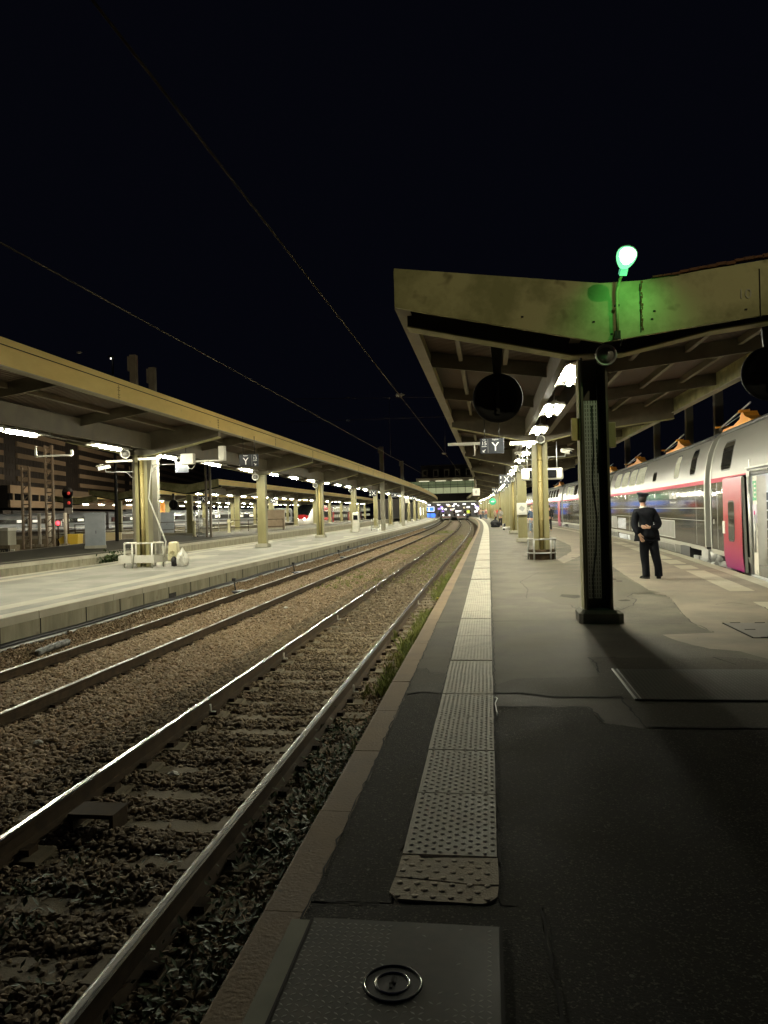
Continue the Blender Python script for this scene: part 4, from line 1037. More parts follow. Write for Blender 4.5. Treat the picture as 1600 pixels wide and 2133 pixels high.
# orange roof gear with its rods, one set per roof section
def roof_gear(y, L, k):
    X = kerb_right(y) + .15 + .75; z_ = 3.50; t = thing('pantograph', ['orange folded current collector with slanting rods, nearest on the train roof', 'second orange folded current collector on the train roof', 'third small orange current collector on the train roof', 'fourth tiny orange current collector on the train roof', 'farthest tiny orange current collector on the train roof'][k], 'pantograph', (X, y, z_), -math.atan2(kerb_right(y + 1) - kerb_right(y - 1), 2), 'orange collectors on the train roof')
    a, b = .0, L
    top = [(0, .08), (.15, .14), (.5 * L, .13), (.78 * L, .22), (.84 * L, .36), (.90 * L, .37), (.97 * L, .25), (L * 1.2, .12)]; bot = [(L * 1.18, .06), (.8 * L, .05), (.45 * L, .0), (.2, .0)]
    poly = [(-p[0] + L * .5, p[1]) for p in top + bot]
    t.scale = (1, 1.3, 1.15)
    MB().prism(poly, 'x', -.05, .30).build('arm', orange_m, t)
    g = MB(); g.tube([(0, L * .5 + .3, .22), (0, -L * .62, .50)], .022, 6); g.tube([(.15, L * .5 + .5, .26), (.15, -L * .35, .42)], .010, 6); g.tube([(.1, L * .5 + .2, .0), (.1, L * .5 + .35, .26)], .014, 6); g.build('rod', galv, t)
    g = MB()
    for q in (.45, .2, -.1, -.35): g.lathe([(.05, 0), (.09, .03), (.05, .06), (.09, .09), (.05, .12), (.06, .17)], (.12, L * q, .0), n=8)
    g.box((.1, L * .5 + .1, .17), (.3, .3, .06)); g.build('insulator', rail_side, t)
    g = MB(); g.box((.1, L * .5 + .25, .24), (.5, .10, .04)); g.box((.0, -L * .38, .37), (.25, .12, .06)); g.build('head', orange_m, t)
for k, (y, L) in enumerate(((21.3, 1.9), (29.8, 2.2), (39.0, 2.4), (47.5, 2.6), (72, 3.2))): roof_gear(y, L, k)
# ================================================================== SIGNS, CAMERAS, SPEAKERS, DISCS
def arrow(g, x, z, s_, dx, dz, y):
    """flat arrow lying in the sign plane, pointing to (dx, dz)"""
    d = Vector((dx, 0, dz)).normalized(); a = Vector((x, y, z)) - d * s_ * .5; b = Vector((x, y, z)) + d * s_ * .5
    g.beam(a, b, .004, s_ * .16, (0, 1, 0)) if False else None
    pr_ = Vector((-d.z, 0, d.x))
    def quad(p, q, w): g.add([p + pr_w(p, q) * w, p - pr_w(p, q) * w, q - pr_w(p, q) * w, q + pr_w(p, q) * w], [(0, 1, 2, 3)])
    def pr_w(p, q): e = (q - p).normalized(); return Vector((-e.z, 0, e.x))
    w = s_ * .08; quad(a, b, w)
    for k in (-1, 1): quad(b, b - d * s_ * .02 + (-d * .62 + pr_ * k * .62) * s_ * .55, w)
def track_sign(loc, w, h, letter, num, arr, num_left, label, rods=.5):
    t = thing('track_sign', label, 'sign', loc)
    MB().box((0, 0, 0), (w, .06, h)).build('board', sign_m, t, bevel=.01)
    lx = w * .14 if num_left else -w * .16; nx_ = -w * .33 if num_left else w * .33; dv_ = -w * .17 if num_left else w * .17
    if letter:
        text(letter, h * .78, (lx, -.034, -h * .08), FACE, white_print, t, 'letter'); text('Repère', h * .13, (lx, -.034, h * .40), FACE, white_print, t, 'caption')
    if num:
        text(num, h * .34, (nx_, -.034, h * .16), FACE, white_print, t, 'number'); text('Voie', h * .12, (nx_, -.034, h * .40), FACE, white_print, t, 'caption')
        g = MB(); g.box((nx_, -.034, -h * .03), (w * .2, .004, .012)); arrow(g, nx_, -h * .30, h * .22, *arr, -.036); g.build('arrow', white_print, t)
        if letter: MB().box((dv_, -.034, 0), (.010, .004, h * .9)).build('divider', grey_metal, t)
    g = MB()
    for s_ in (-1, 1): g.tube([(s_ * w * .3, 0, h / 2), (s_ * w * .3, 0, h / 2 + rods)], .012, 6)
    g.build('hanger', black_m, t); return t
track_sign((.14, 21.0, 3.33), .66, .44, 'Y', '15', (-1, -1), True, 'dark hanging sign with a big white Y and number 15 under the right canopy', .55)
track_sign((-7.95, 24.2, 3.42), .66, .42, 'Y', '13', (1, -1), False, 'dark hanging sign with a big white Y and number 13 under the left canopy', .6)
track_sign((-10.75, 25.2, 3.40), .50, .50, '', '11', (-1, -1), True, 'dark hanging sign with number 11 half hidden behind the left column', .5)
for (x, y, z, L, s_, lab) in ((.9, 40, 3.15, 'X', .55, 'hanging sign with a white X in the middle of the right canopy'), (-9.6, 62, 3.2, 'X', .6, 'hanging sign with a white X behind the fourth left column'),
                           (-9.3, 75, 3.3, 'X', .6, 'smaller hanging sign with a white X farther down the left canopy'), (-25.2, 63.5, 3.2, 'X', .6, 'hanging sign with a white X at the start of the third canopy'),
                           (.7, 66, 3.2, 'W', .6, 'small hanging sign with a white W far down the right canopy'), (-9.0, 95, 3.3, 'W', .6, 'small hanging sign with a white W far down the left canopy'), (-24.0, 82, 3.2, 'W', .6, 'hanging sign with a white W under the third canopy'),
                           (-29.6, 72, 2.0, 'W', .6, 'low sign with a white W beyond the third platform')):
    t = thing('platform_sign', lab, 'sign', (x - off(y), y, z)); MB().box((0, 0, 0), (.62, .05, .50)).build('board', sign_m, t)
    text(L, .46 if s_ > .55 else .42, (.08, -.03, -.02), FACE, white_print, t, 'letter'); g = MB(); g.box((-.22, -.028, .1), (.05, .004, .12)); g.box((-.22, -.028, -.14), (.05, .004, .06)); g.build('print', white_print, t)
    MB().tube([(0, 0, .25), (0, 0, .9)], .012, 6).build('hanger', black_m, t)
for (x, y, lab) in ((-.9, 58, 'white square light box near the edge of the right canopy'), (-9.6, 92, 'white square light box under the far left canopy'), (-24, 83, 'white square light box under the third canopy')):
    t = thing('light_box', lab, 'sign', (x - off(y), y, 2.95)); MB().box((0, 0, 0), (.55, .12, .55)).build('box', mat('light_box', (.7, .68, .58), rough=.5, emit=(1, .9, .65), estr=.35), t, bevel=.02); MB().tube([(0, 0, .27), (0, 0, 1.0)], .015, 6).build('hanger', galv, t)
    text('8' if x > -5 else '3', .34, (0, -.065, -.01), FACE, grey_metal, t, 'number')
t = thing('green_sign', 'round green sign far down the right canopy', 'sign', (.55 - off(74), 74, 2.35)); MB().lathe([(.0, 0), (.34, 0), (.34, .08), (0, .08)], (0, 0, 0), axis='Y', n=20).build('disc', mat('green_sign', (.05, .4, .22), emit=(.1, .9, .45), estr=.18), t)
MB().box((0, -.01, 0), (.3, .01, .10)).build('symbol', white_print, t)

def camera_thing(loc, rz, label, arm):
    t = thing('security_camera', label, 'security camera', loc, rz)
    g = MB(); g.box((0, -.02, 0), (.13, .40, .12), rx=R_(14)); o = g.build('camera_body', white_plastic, t, bevel=.03)
    MB().box((0, -.17, .065), (.16, .22, .012), rx=R_(14)).build('hood', white_plastic, t)
    MB().lathe([(0, 0), (.045, 0), (.05, .02)], (0, -.235, -.05), axis='Y', n=14).build('lens', glossy_black, t)
    g = MB(); g.tube([(0, .02, -.06), (0, .04, -.15)], .02, 6); c_, s_ = math.cos(-rz), math.sin(-rz)
    a = Vector((arm[0] * c_ - arm[1] * s_, arm[0] * s_ + arm[1] * c_, -.15)); g.tube([(0, .04, -.15), a], .018, 6); g.tube([a * .75 + Vector((0, 0, -.04)), (a.x, a.y, -.36)], .014, 6)
    g.build('arm', galv, t)
camera_thing((2.35, 23.0, 3.25), R_(35), 'white camera on an arm to the right of the second column', (-.65, 0))
camera_thing((.98, 23.0, 3.20), R_(-20), 'white camera on an arm to the left of the second column', (.45, 0))
camera_thing((-12.1, 22.3, 3.22), R_(-55), 'white camera on an arm left of the left column cluster', (.85, .2))
camera_thing((-9.75, 22.6, 3.42), R_(20), 'white camera close to the bright lamp right of the left column cluster', (-.9, 0))
def speaker(loc, rz, label, tilt=0, m=grey_metal, s_=1.0):
    t = thing('loudspeaker', label, 'loudspeaker', loc, rz, 'round horn loudspeakers on the columns')
    g = MB(); g.lathe([(.0, .26), (.08, .26), (.11, .12), (.125, .0), (.135, -.01), (.12, -.015), (.10, .03), (.03, .06), (.0, .06)], (0, 0, 0), axis='Y', n=18); o = g.build('horn', m, t)
    MB().lathe([(.0, -.004), (.095, -.004), (.095, .01)], (0, 0, 0), axis='Y', n=16).build('grille', skirt_m, t); MB().tube([(0, .2, .0), (0, .2, .22)], .015, 6).build('bracket', galv, t)
    t.scale = (s_, s_, s_); return t
speaker((1.56, 9.98, 3.52), 0, 'dark round loudspeaker at the top of the nearest dark column', s_=1.05)
speaker((1.60, 22.75, 3.62), 0, 'pale round loudspeaker on top of the second column', m=white_plastic)
for i, y in enumerate(cols_R[2:6]): speaker((1.55 - off(y), y - .4, 3.45), 0, ['pale round loudspeaker at the top of the third column', 'pale round loudspeaker on a farther right canopy column'][min(i, 1)], m=white_plastic, s_=1.2)
speaker((-11.35, 22.2, 3.62), R_(25), 'pale round loudspeaker on top of the left column cluster', m=white_plastic, s_=1.15)
for i, y in enumerate(cols_L[2:5]): speaker((-11.25 - off(y), y - .35, 3.45), R_(20), ['pale round loudspeaker on the second left column', 'pale round loudspeaker on the third left column', 'pale round loudspeaker on the fourth left column'][i], m=white_plastic, s_=1.25)
def disc(loc, label, r):
    t = thing('round_mirror', label, 'mirror', loc)
    g = MB(); g.lathe([(.0, .10), (r * .5, .085), (r * .78, .04), (r * .97, .0), (r, -.012), (r * .97, -.03), (r * .72, -.03), (r * .70, -.015), (.0, -.012)], (0, 0, 0), axis='Y', n=40); g.build('disc', mat('mirror_back', (.010, .010, .011), (.016, .016, .017), .8, scale=7, spec=.15), t)
    g = MB(); g.box((0, -.035, 0), (.05, .02, r * 1.3)); 
    for q in (-.3, -.12, .1, .3): g.lathe([(0, -.02), (.012, -.02), (.012, 0)], (.03 * math.sin(q * 30), -.04, r * q * 1.6), axis='Y', n=8)
    g.build('bolts', beam_dark, t)
    g = MB(); g.add([(-.05, .0, r * .7), (.05, .0, r * .7), (.09, .0, r + .55), (-.09, .0, r + .55), (-.05, .05, r * .7), (.05, .05, r * .7), (.09, .05, r + .55), (-.09, .05, r + .55)], [(0, 1, 2, 3), (7, 6, 5, 4), (0, 4, 5, 1), (1, 5, 6, 2), (2, 6, 7, 3), (3, 7, 4, 0)]); g.box((0, .02, r + .5), (.22, .1, .06)); g.build('arm', beam_dark, t)
    return t
disc((.17, 10.75, 3.14), 'black round driver mirror seen from behind, hanging left of the dark column', .355)
disc((3.82, 10.75, 3.30), 'black round driver mirror seen from behind, cut by the right photo border', .37)
disc((-27.6, 62.6, 2.75), 'small black round mirror hanging at the end of the third canopy', .42)
# display box behind the second column
t = thing('departure_display', 'white rounded display box with two dark screens behind the second column', 'display', (1.85, 26.0, 2.72))
MB().box((0, 0, 0), (1.42, .16, .40)).build('casing', white_plastic, t, bevel=.07)
for s_ in (-.29, .32): MB().box((s_, -.082, 0), (.30, .01, .27)).build('screen', glossy_black, t)
MB().tube([(-.5, 0, .2), (-.5, 0, 1.1)], .02, 6).build('hanger', galv, t); MB().tube([(.5, 0, .2), (.5, 0, 1.1)], .02, 6).build('hanger', galv, t)
t = thing('notice_board', 'white square notice board on the third column', 'notice', (1.55, 35.58, 1.55))
MB().box((0, 0, 0), (.48, .05, .56)).build('board', white_plastic, t, bevel=.03); g = MB(); g.box((0, -.03, .02), (.22, .006, .20), ry=.6); g.box((0, -.03, -.2), (.3, .006, .02)); g.build('print', grey_metal, t)
# white cross rails and conduits hung under the canopies
t = thing('cable_tray', 'white cable tray across the right canopy behind the Y sign', 'tray', (0, 21.3, 3.42)); MB().box((-.55, 0, .02), (1.1, .06, .08)).build('tray', white_enamel, t); MB().box((1.0, .2, .0), (.7, .06, .10)).build('tray', white_enamel, t)
MB().tube([(-.35, -.03, .0), (-.35, -.03, -.32), (-.40, -.03, -.32)], .015, 6).build('bracket', white_enamel, t)
t = thing('cable_tray', 'white cable tray frame to the left of the left column', 'tray', (-12.4, 20.5, 3.45)); g = MB(); g.box((-.9, 0, .18), (.05, .06, .30)); g.box((-.35, 0, .04), (1.15, .06, .05)); g.box((.25, 0, .12), (.06, .06, .16)); g.build('tray', white_enamel, t)
t = thing('cable_tray', 'white conduit bar across the left column cluster', 'tray', (-11.3, 22.2, 3.40)); g = MB(); g.box((-.25, 0, 0), (.9, .05, .07)); g.box((.75, 0, .04), (.75, .05, .07)); g.build('tray', white_enamel, t)
t = thing('equipment_box', 'white cabled box and frame beside the bright lamp on the left canopy', 'box', (-9.0, 22.4, 3.38)); g = MB(); g.box((-.35, 0, .02), (.42, .2, .34)); g.build('box', white_enamel, t, bevel=.02); g = MB(); g.box((.35, 0, -.06), (.9, .05, .05)); g.box((.78, 0, .16), (.20, .16, .46)); g.build('frame', white_enamel, t, bevel=.01)
g = MB(); g.tube([(-.35, -.05, -.15), (-.3, -.05, -.28), (-.2, -.05, -.3), (-.12, -.05, -.2)], .014, 6); g.build('cable', white_plastic, t)
g = MB(); g.tube([(-10.62, 22.55, 3.3), (-10.7, 22.5, 2.6), (-10.74, 22.5, 2.2), (-10.25, 22.6, .8), (-10.3, 22.6, .3)], .022, 6); tag(g.build('loose_cable', white_plastic), 'pale loose cable hanging down beside the left column cluster', 'cable')

# extinguisher cover and plastic sack by the left column
t = thing('hose_cabinet', 'pale yellow hose cover standing right of the left column', 'cabinet', (-10.05, 22.75, 0)); g = MB(); g.box((0, 0, .48), (.36, .28, .62), taper=.8); g.build('cover', mat('cream_plastic', (.55, .50, .30), rough=.5), t, bevel=.05)
MB().tube([(0, -.16, .42 + 0 * k) if k == 0 else (.09 * math.cos(k), -.16, .42 + .09 * math.sin(k)) for k in range(0, 7)], .02, 6).build('hose', MATS['cream_plastic'], t)
g = MB(); g.lathe([(0, 0), (.09, .02), (.10, .25), (.04, .32), (0, .33)], (.05, -.12, 0), n=12); g.build('cylinder', black_m, t)
def blob(name, label, cat, loc, sx, sy, sz, m, seed, parent=None):
    bm = bmesh.new(); bmesh.ops.create_icosphere(bm, subdivisions=3, radius=1); rr = random.Random(seed)
    ph = [rr.uniform(0, 6) for _ in range(6)]
    for v in bm.verts:
        d = 1 + .16 * math.sin(5 * v.co.x + ph[0]) * math.sin(4 * v.co.z + ph[1]) + .10 * math.sin(9 * v.co.y + ph[2] + 6 * v.co.z) + .06 * math.sin(14 * v.co.x + ph[3])
        k = 1.0 if v.co.z < .2 else max(.28, 1 - (v.co.z - .2) * 1.0)
        v.co = Vector((v.co.x * sx * d * k, v.co.y * sy * d * k, (max(v.co.z, -.75) + .75) * sz * (1 + .05 * d)))
    me = bpy.data.meshes.new(name); bm.to_mesh(me); bm.free(); me.materials.append(m); o = bpy.data.objects.new(name, me); COL.objects.link(o); o.location = loc
    if parent: o.parent = parent
    else: tag(o, label, cat)
    return o
blob('plastic_sack', 'white tied plastic sack on the left platform beside the column', 'sack', (-9.75, 22.7, 0), .19, .18, .33, mat('white_sack', (.62, .6, .52), (.75, .73, .65), .5, scale=7), 4)

# ================================================================== LUGGAGE TROLLEY, PEOPLE
def skinned(name, verts, edges, radii, m, parent, sub=2, root=0):
    me = bpy.data.meshes.new(name); me.from_pydata(verts, edges, []); o = bpy.data.objects.new(name, me); COL.objects.link(o)
    sk = o.modifiers.new('skin', 'SKIN'); sk.use_smooth_shade = True; o.modifiers.new('sub', 'SUBSURF').levels = sub; o.modifiers['sub'].render_levels = sub
    bm = bmesh.new(); bm.from_mesh(me); ly = bm.verts.layers.skin.verify(); bm.verts.ensure_lookup_table()
    for i, v in enumerate(bm.verts): v[ly].radius = radii[i] if isinstance(radii[i], tuple) else (radii[i], radii[i]); v[ly].use_root = (i == root)
    bm.to_mesh(me); bm.free()
    bpy.context.view_layer.update(); dg = bpy.context.evaluated_depsgraph_get(); m2 = bpy.data.meshes.new_from_object(o.evaluated_get(dg)); bpy.data.objects.remove(o)
    m2.materials.clear(); m2.materials.append(m); m2.name = name
    for p in m2.polygons: p.material_index = 0; p.use_smooth = True
    o = bpy.data.objects.new(name, m2); COL.objects.link(o); o.parent = parent; return o
def chain(V, E, Rr, pts, rad, start=None):
    prev = start
    for p, r_ in zip(pts, rad):
        V.append(p); Rr.append(r_)
        if prev is not None: E.append((prev, len(V) - 1))
        prev = len(V) - 1
    return prev
skin_m = mat('skin', (.52, .30, .20), (.58, .35, .24), .5, scale=6)
suit_m = mat('dark_suit', (.005, .0055, .008), (.010, .011, .014), .9, scale=5, spec=.08)
shoe_m = mat('black_shoe', (.01, .01, .01), rough=.25)
def hand(V, E, Rr, w, d, side, curl=.5):
    """palm and five fingers from the wrist vertex w pointing along d; side = thumb direction"""
    wv = Vector(V[w]); d = Vector(d).normalized(); s_ = Vector(side).normalized(); n = d.cross(s_).normalized()
    V.append(tuple(wv + d * .055)); Rr.append((.032, .018)); E.append((w, len(V) - 1)); pm = len(V) - 1; pc = wv + d * .055
    for k, (o_, L) in enumerate(((.030, .070), (.011, .080), (-.010, .074), (-.029, .058))):
        a = pc + s_ * o_ + d * .032; b = a + d * L * .5 + n * curl * .02; c = b + d * L * .42 + n * curl * .035
        chain(V, E, Rr, [tuple(a), tuple(b), tuple(c)], [.0095, .0085, .007], pm)
    a = wv + d * .025 + s_ * .035; chain(V, E, Rr, [tuple(a), tuple(a + d * .03 + s_ * .018), tuple(a + d * .055 + s_ * .018 + n * .01)], [.013, .010, .008], w)
# --- the uniformed man, seen from behind
MAN = thing('person', 'man in dark uniform and cap seen from behind, hands behind his back, facing train', 'person', (3.38, 16.35, .006), R_(6))
V = []; E = []; Q = []
hip = chain(V, E, Q, [(-.06, 0, .94)], [.10])
neck = chain(V, E, Q, [(-.085, 0, 1.12), (-.11, .0, 1.34), (-.13, .0, 1.46), (-.14, .015, 1.535), (-.148, .035, 1.60)], [(.11, .08), (.12, .085), (.09, .07), .048, .052], hip)
chain(V, E, Q, [(-.150, .045, 1.665), (-.150, .045, 1.725)], [(.074, .090), (.060, .074)], neck)
for s_, x0_, kx, ax in ((-1, -.15, -.145, -.125), (1, .04, .085, .135)):
    chain(V, E, Q, [(x0_, 0, .88), (kx, .01, .50), (ax, -.01, .10)], [.085, .055, .04], hip)
sh = neck - 2
lw = chain(V, E, Q, [(-.29, 0, 1.41), (-.36, -.05, 1.14), (-.295, -.195, .93)], [.05, .042, .03], sh)
hand(V, E, Q, lw, (.42, -.05, -.9), (.6, 0, .3), .6)
rw = chain(V, E, Q, [(.06, 0, 1.41), (.15, -.08, 1.14), (-.10, -.225, 1.08)], [.05, .042, .03], sh)
hand(V, E, Q, rw, (-.95, -.03, .15), (0, -.1, 1), 1.0)
body = skinned('body', V, E, Q, skin_m, MAN, 2)
# face details: nose, ears and jaw, turned to the left
g = MB(); g.lathe([(0, 0), (.012, .006), (.022, .02), (.02, .034), (.0, .04)], (-.228, .03, 1.655), axis='X', n=10); g.build('ear', skin_m, MAN)
g = MB(); g.add([(-.16, .128, 1.69), (-.175, .155, 1.645), (-.185, .128, 1.64), (-.150, .13, 1.64)], [(0, 1, 2), (0, 3, 1), (1, 3, 2)]); g.build('nose', skin_m, MAN)
# hair
bm = bmesh.new(); bmesh.ops.create_icosphere(bm, subdivisions=3, radius=1)
for v in bm.verts: v.co = Vector((v.co.x * .083, v.co.y * .102 - .004, v.co.z * .105)) + Vector((-.150, .034, 1.69))
bmesh.ops.delete(bm, geom=[v for v in bm.verts if v.co.z < 1.605 or (v.co.y > .075 and v.co.z < 1.73)], context='VERTS')
me = bpy.data.meshes.new('hair'); bm.to_mesh(me); bm.free(); me.materials.append(mat('dark_hair', (.015, .011, .008), rough=.7)); o = bpy.data.objects.new('hair', me); COL.objects.link(o); o.parent = MAN
# cap: band, soft wide top, peak
CM = Matrix.Rotation(R_(8), 3, 'Y') @ Matrix.Rotation(R_(4), 3, 'X') @ Matrix.Diagonal((1, 1.12, 1)).to_3x3()
g = MB(); g.lathe([(.086, .0), (.088, .045), (.10, .055), (.128, .085), (.130, .098), (.115, .112), (.06, .122), (.0, .120)], (-.150, .038, 1.705), n=24, M=CM); o = g.build('cap', mat('cap_cloth', (.022, .024, .032), (.035, .038, .048), .85, scale=9, spec=.1), MAN)
g = MB(); g.add([(-.225, .10, 1.72), (-.205, .17, 1.70), (-.15, .195, 1.692), (-.09, .175, 1.70), (-.07, .11, 1.72), (-.15, .13, 1.73)], [(0, 1, 5), (1, 2, 5), (2, 3, 5), (3, 4, 5)]); g.build('peak', shoe_m, o)
g = MB(); g.lathe([(.064, .0), (.058, .035), (.066, .036), (.075, .0)], (-.138, .012, 1.508), n=20, M=Matrix.Rotation(R_(12), 3, 'X')); g.build('shirt_collar', white_plastic, MAN)
V = []; E = []; Q = []
h0 = chain(V, E, Q, [(-.07, 0, .84)], [(.27, .17)])
c0 = chain(V, E, Q, [(-.075, 0, .95), (-.09, 0, 1.12), (-.11, 0, 1.30), (-.128, -.005, 1.42), (-.140, .005, 1.505)], [(.262, .155), (.25, .14), (.25, .145), (.175, .115), (.062, .058)], h0)
for pts in ([(-.285, 0, 1.415), (-.325, -.01, 1.30), (-.36, -.05, 1.14), (-.335, -.13, 1.02), (-.305, -.19, .94)], [(.045, 0, 1.415), (.095, -.02, 1.30), (.15, -.08, 1.14), (.06, -.17, 1.085), (-.095, -.222, 1.08)]):
    chain(V, E, Q, pts, [.092, .092, .082, .070, .055], c0 - 1)
skinned('jacket', V, E, Q, suit_m, MAN, 2)
g = MB(); g.lathe([(.268, .80), (.262, .84), (.242, .98), (.205, 1.10), (.0, 1.11)], (-.08, 0, 0), n=20, M=Matrix.Diagonal((1.03, .62, 1)).to_3x3()); g.build('jacket_hem', suit_m, MAN)
V = []; E = []; Q = []
h0 = chain(V, E, Q, [(-.06, 0, .93)], [(.16, .11)])
for x0_, kx, ax in ((-.15, -.145, -.125), (.04, .085, .135)):
    chain(V, E, Q, [(x0_ * .9, 0, .80), (kx, .015, .52), (ax, -.005, .25), (ax + .003, -.01, .07), (ax + .003, -.01, .035)], [.118, .098, .084, .086, .088], h0)
skinned('trousers', V, E, Q, suit_m, MAN, 2)
for ax, rz in ((-.125, .5), (.14, -.25)):
    g = MB(); g.add([(-.045, -.08, 0), (.045, -.08, 0), (.052, .05, 0), (.045, .15, 0), (.0, .19, 0), (-.045, .15, 0), (-.052, .05, 0), (-.04, -.07, .07), (.04, -.07, .07), (.04, .04, .08), (.038, .13, .045), (0, .175, .035), (-.038, .13, .045), (-.04, .04, .08)],
                    [(0, 1, 2, 3, 4, 5, 6), (7, 8, 9, 10, 11, 12, 13), (0, 7, 8, 1), (1, 8, 9, 2), (2, 9, 10, 3), (3, 10, 11, 4), (4, 11, 12, 5), (5, 12, 13, 6), (6, 13, 7, 0)])
    o = g.build('shoe', shoe_m, MAN, (ax, 0, 0), bevel=.012); o.rotation_euler = (0, 0, rz)

def cloth(name, c): return mat(name, c, tuple(min(1, x * 1.4) for x in c), .8, scale=6)
def person(x, y, rz, label, top, legs, hair, h=1.72, walk=.0, carry=None, group=None):
    t = thing('person', label, 'person', (x, y, .006), rz, group); k = h / 1.75
    V = []; E = []; Q = []; S = lambda *p: tuple(c * k for c in p)
    hp = chain(V, E, Q, [S(0, 0, .93)], [.09 * k]); nk = chain(V, E, Q, [S(0, 0, 1.2), S(0, 0, 1.42), S(0, .01, 1.53)], [.10, .10, .05], hp)
    chain(V, E, Q, [S(0, .03, 1.62), S(0, .03, 1.69)], [(.072, .088), (.06, .075)], nk)
    for s_ in (-1, 1):
        chain(V, E, Q, [S(s_ * .09, 0, .86), S(s_ * .10, s_ * walk * .5 + .03, .48), S(s_ * .10, s_ * walk, .09), S(s_ * .10, s_ * walk + .13, .04)], [.08, .055, .04, .038], hp)
        wv = chain(V, E, Q, [S(s_ * .19, 0, 1.41), S(s_ * .25, -s_ * walk * .4, 1.14), S(s_ * .24 if not carry else s_ * .08, .08 - s_ * walk * .5 if not carry else .25, .90 if not carry else 1.22)], [.05, .04, .03], nk - 1)
        hand(V, E, Q, wv, (0, .2, -1) if not carry else (0, .7, .5), (0, 1, 0), .5)
    skinned('body', V, E, Q, skin_m, t, 1)
    V = []; E = []; Q = []; c0 = chain(V, E, Q, [S(0, 0, .88), S(0, 0, 1.1), S(0, 0, 1.34), S(0, 0, 1.47)], [(.17, .12), (.15, .11), (.17, .12), (.07, .06)])
    for s_ in (-1, 1): chain(V, E, Q, [S(s_ * .18, 0, 1.40), S(s_ * .25, -s_ * walk * .4, 1.14), S(s_ * .24 if not carry else s_ * .1, .06 - s_ * walk * .5 if not carry else .22, .94 if not carry else 1.2)], [.08, .062, .05], c0 - 1)
    skinned('jacket', V, E, Q, top, t, 1)
    V = []; E = []; Q = []; h0 = chain(V, E, Q, [S(0, 0, .92)], [(.15, .11)])
    for s_ in (-1, 1): chain(V, E, Q, [S(s_ * .095, 0, .78), S(s_ * .10, s_ * walk * .5 + .02, .48), S(s_ * .10, s_ * walk, .10)], [.095, .075, .06], h0)
    skinned('trousers', V, E, Q, legs, t, 1)
    g = MB(); g.lathe([(0.001, .115), (.06, .10), (.092, .05), (.096, -.02), (.085, -.07), (.05, -.08)], S(0, .005, 1.66), n=14); g.build('hair', hair, t)
    return t
denim = cloth('denim', (.12, .16, .22)); navy = cloth('navy_cloth', (.03, .05, .09)); black_c = cloth('black_cloth', (.012, .012, .014)); grey_c = cloth('grey_cloth', (.28, .27, .25)); red_c = cloth('red_cloth', (.55, .03, .03))
hair_b = mat('brown_hair', (.05, .03, .015), rough=.7); hair_g = mat('blond_hair', (.4, .28, .14), rough=.7); hivis = mat('hivis_vest', (.55, .75, .05), rough=.6, emit=(.6, 1, .1), estr=.12); beige_c = cloth('beige_cloth', (.35, .28, .2)); pink_c = cloth('pink_cloth', (.5, .25, .25))
person(2.72, 48.0, R_(170), 'blond woman in a blue jacket and jeans walking behind the second column', navy, denim, hair_g, 1.72, .18)
person(3.95, 50.5, R_(-15), 'person in a black coat half hidden right of the second column', black_c, black_c, hair_b, 1.76, .15)
person(1.02, 66.5, R_(150), 'person in a grey sweater and dark trousers holding up a phone', grey_c, black_c, hair_b, 1.68, .0, carry=True)
person(-3.75, 138, R_(180), 'tiny distant worker in a yellow high-visibility vest at the platform edge', hivis, navy, hair_b, 1.9, .1)
blob('travel_bag', 'black travel bag on the platform beside the person in the grey sweater', 'bag', (.55, 65.8, 0), .45, .3, .42, black_c, 9)
blob('travel_bag', 'dark flat bag lying right of the person in the grey sweater', 'bag', (1.5, 66.0, 0), .3, .22, .22, black_c, 5)
cols_c = [pink_c, beige_c, grey_c, red_c, navy, black_c, beige_c, pink_c]
for i in range(15):
    y = 74 + i * 5.2; x = random.uniform(-.4, 2.8) - off(y)
    person(x, y, random.uniform(0, 6.28), 'tiny passenger standing in the distant crowd under the right canopy', cols_c[i % 8], random.choice((black_c, denim, navy)), random.choice((hair_b, hair_g)), random.uniform(1.6, 1.85), random.choice((0, .15)), group='distant crowd under the right canopy')
def trolley(loc, rz, label):
    t = thing('luggage_trolley', label, 'trolley', loc, rz)
    g = MB(); g.box((0, 0, .16), (.55, .9, .04)); g.tube([(-.25, -.42, .16), (-.25, -.50, 1.0), (.25, -.50, 1.0), (.25, -.42, .16)], .02, 6); g.tube([(-.25, .42, .16), (-.2, .42, .40), (.2, .42, .40), (.25, .42, .16)], .015, 6); g.build('frame', galv, t)
    for sx1, sy1 in ((-1, -1), (1, -1), (0, 1)): MB().lathe([(0, -.02), (.07, -.02), (.07, .02), (0, .02)], (sx1 * .24, sy1 * .36, .07), axis='X', n=12).build('wheel', black_m, t)
    return t
trolley((1.45, 56.0, .006), R_(80), 'luggage trolley with a red bundle near the row of columns')
blob('red_bundle', 'bright red bundle on top of the white bin near the luggage trolley', 'bag', (1.72, 53.4, 1.22), .20, .2, .32, red_c, 3)
t = thing('waste_bin', 'slim white waste bin under the red bundle', 'bin', (1.72, 53.4, .006)); g = MB(); g.lathe([(.14, 0), (.16, .05), (.16, 1.12), (.14, 1.2), (0, 1.2)], (0, 0, 0), n=14); g.build('bin_body', white_plastic, t); MB().box((0, -.155, .95), (.18, .03, .10)).build('opening', black_m, t)
trolley((-9.9, 64.0, .006), R_(10), 'luggage trolley parked by the fourth left column')
t = thing('ticket_machine', 'white upright terminal next to the fourth left column', 'machine', (-10.95, 60.4, 0)); MB().box((0.1, 0, .82), (.55, .42, 1.64)).build('casing', white_enamel, t, bevel=.04); MB().box((.1, -.215, 1.2), (.36, .01, .4)).build('screen', glossy_black, t)
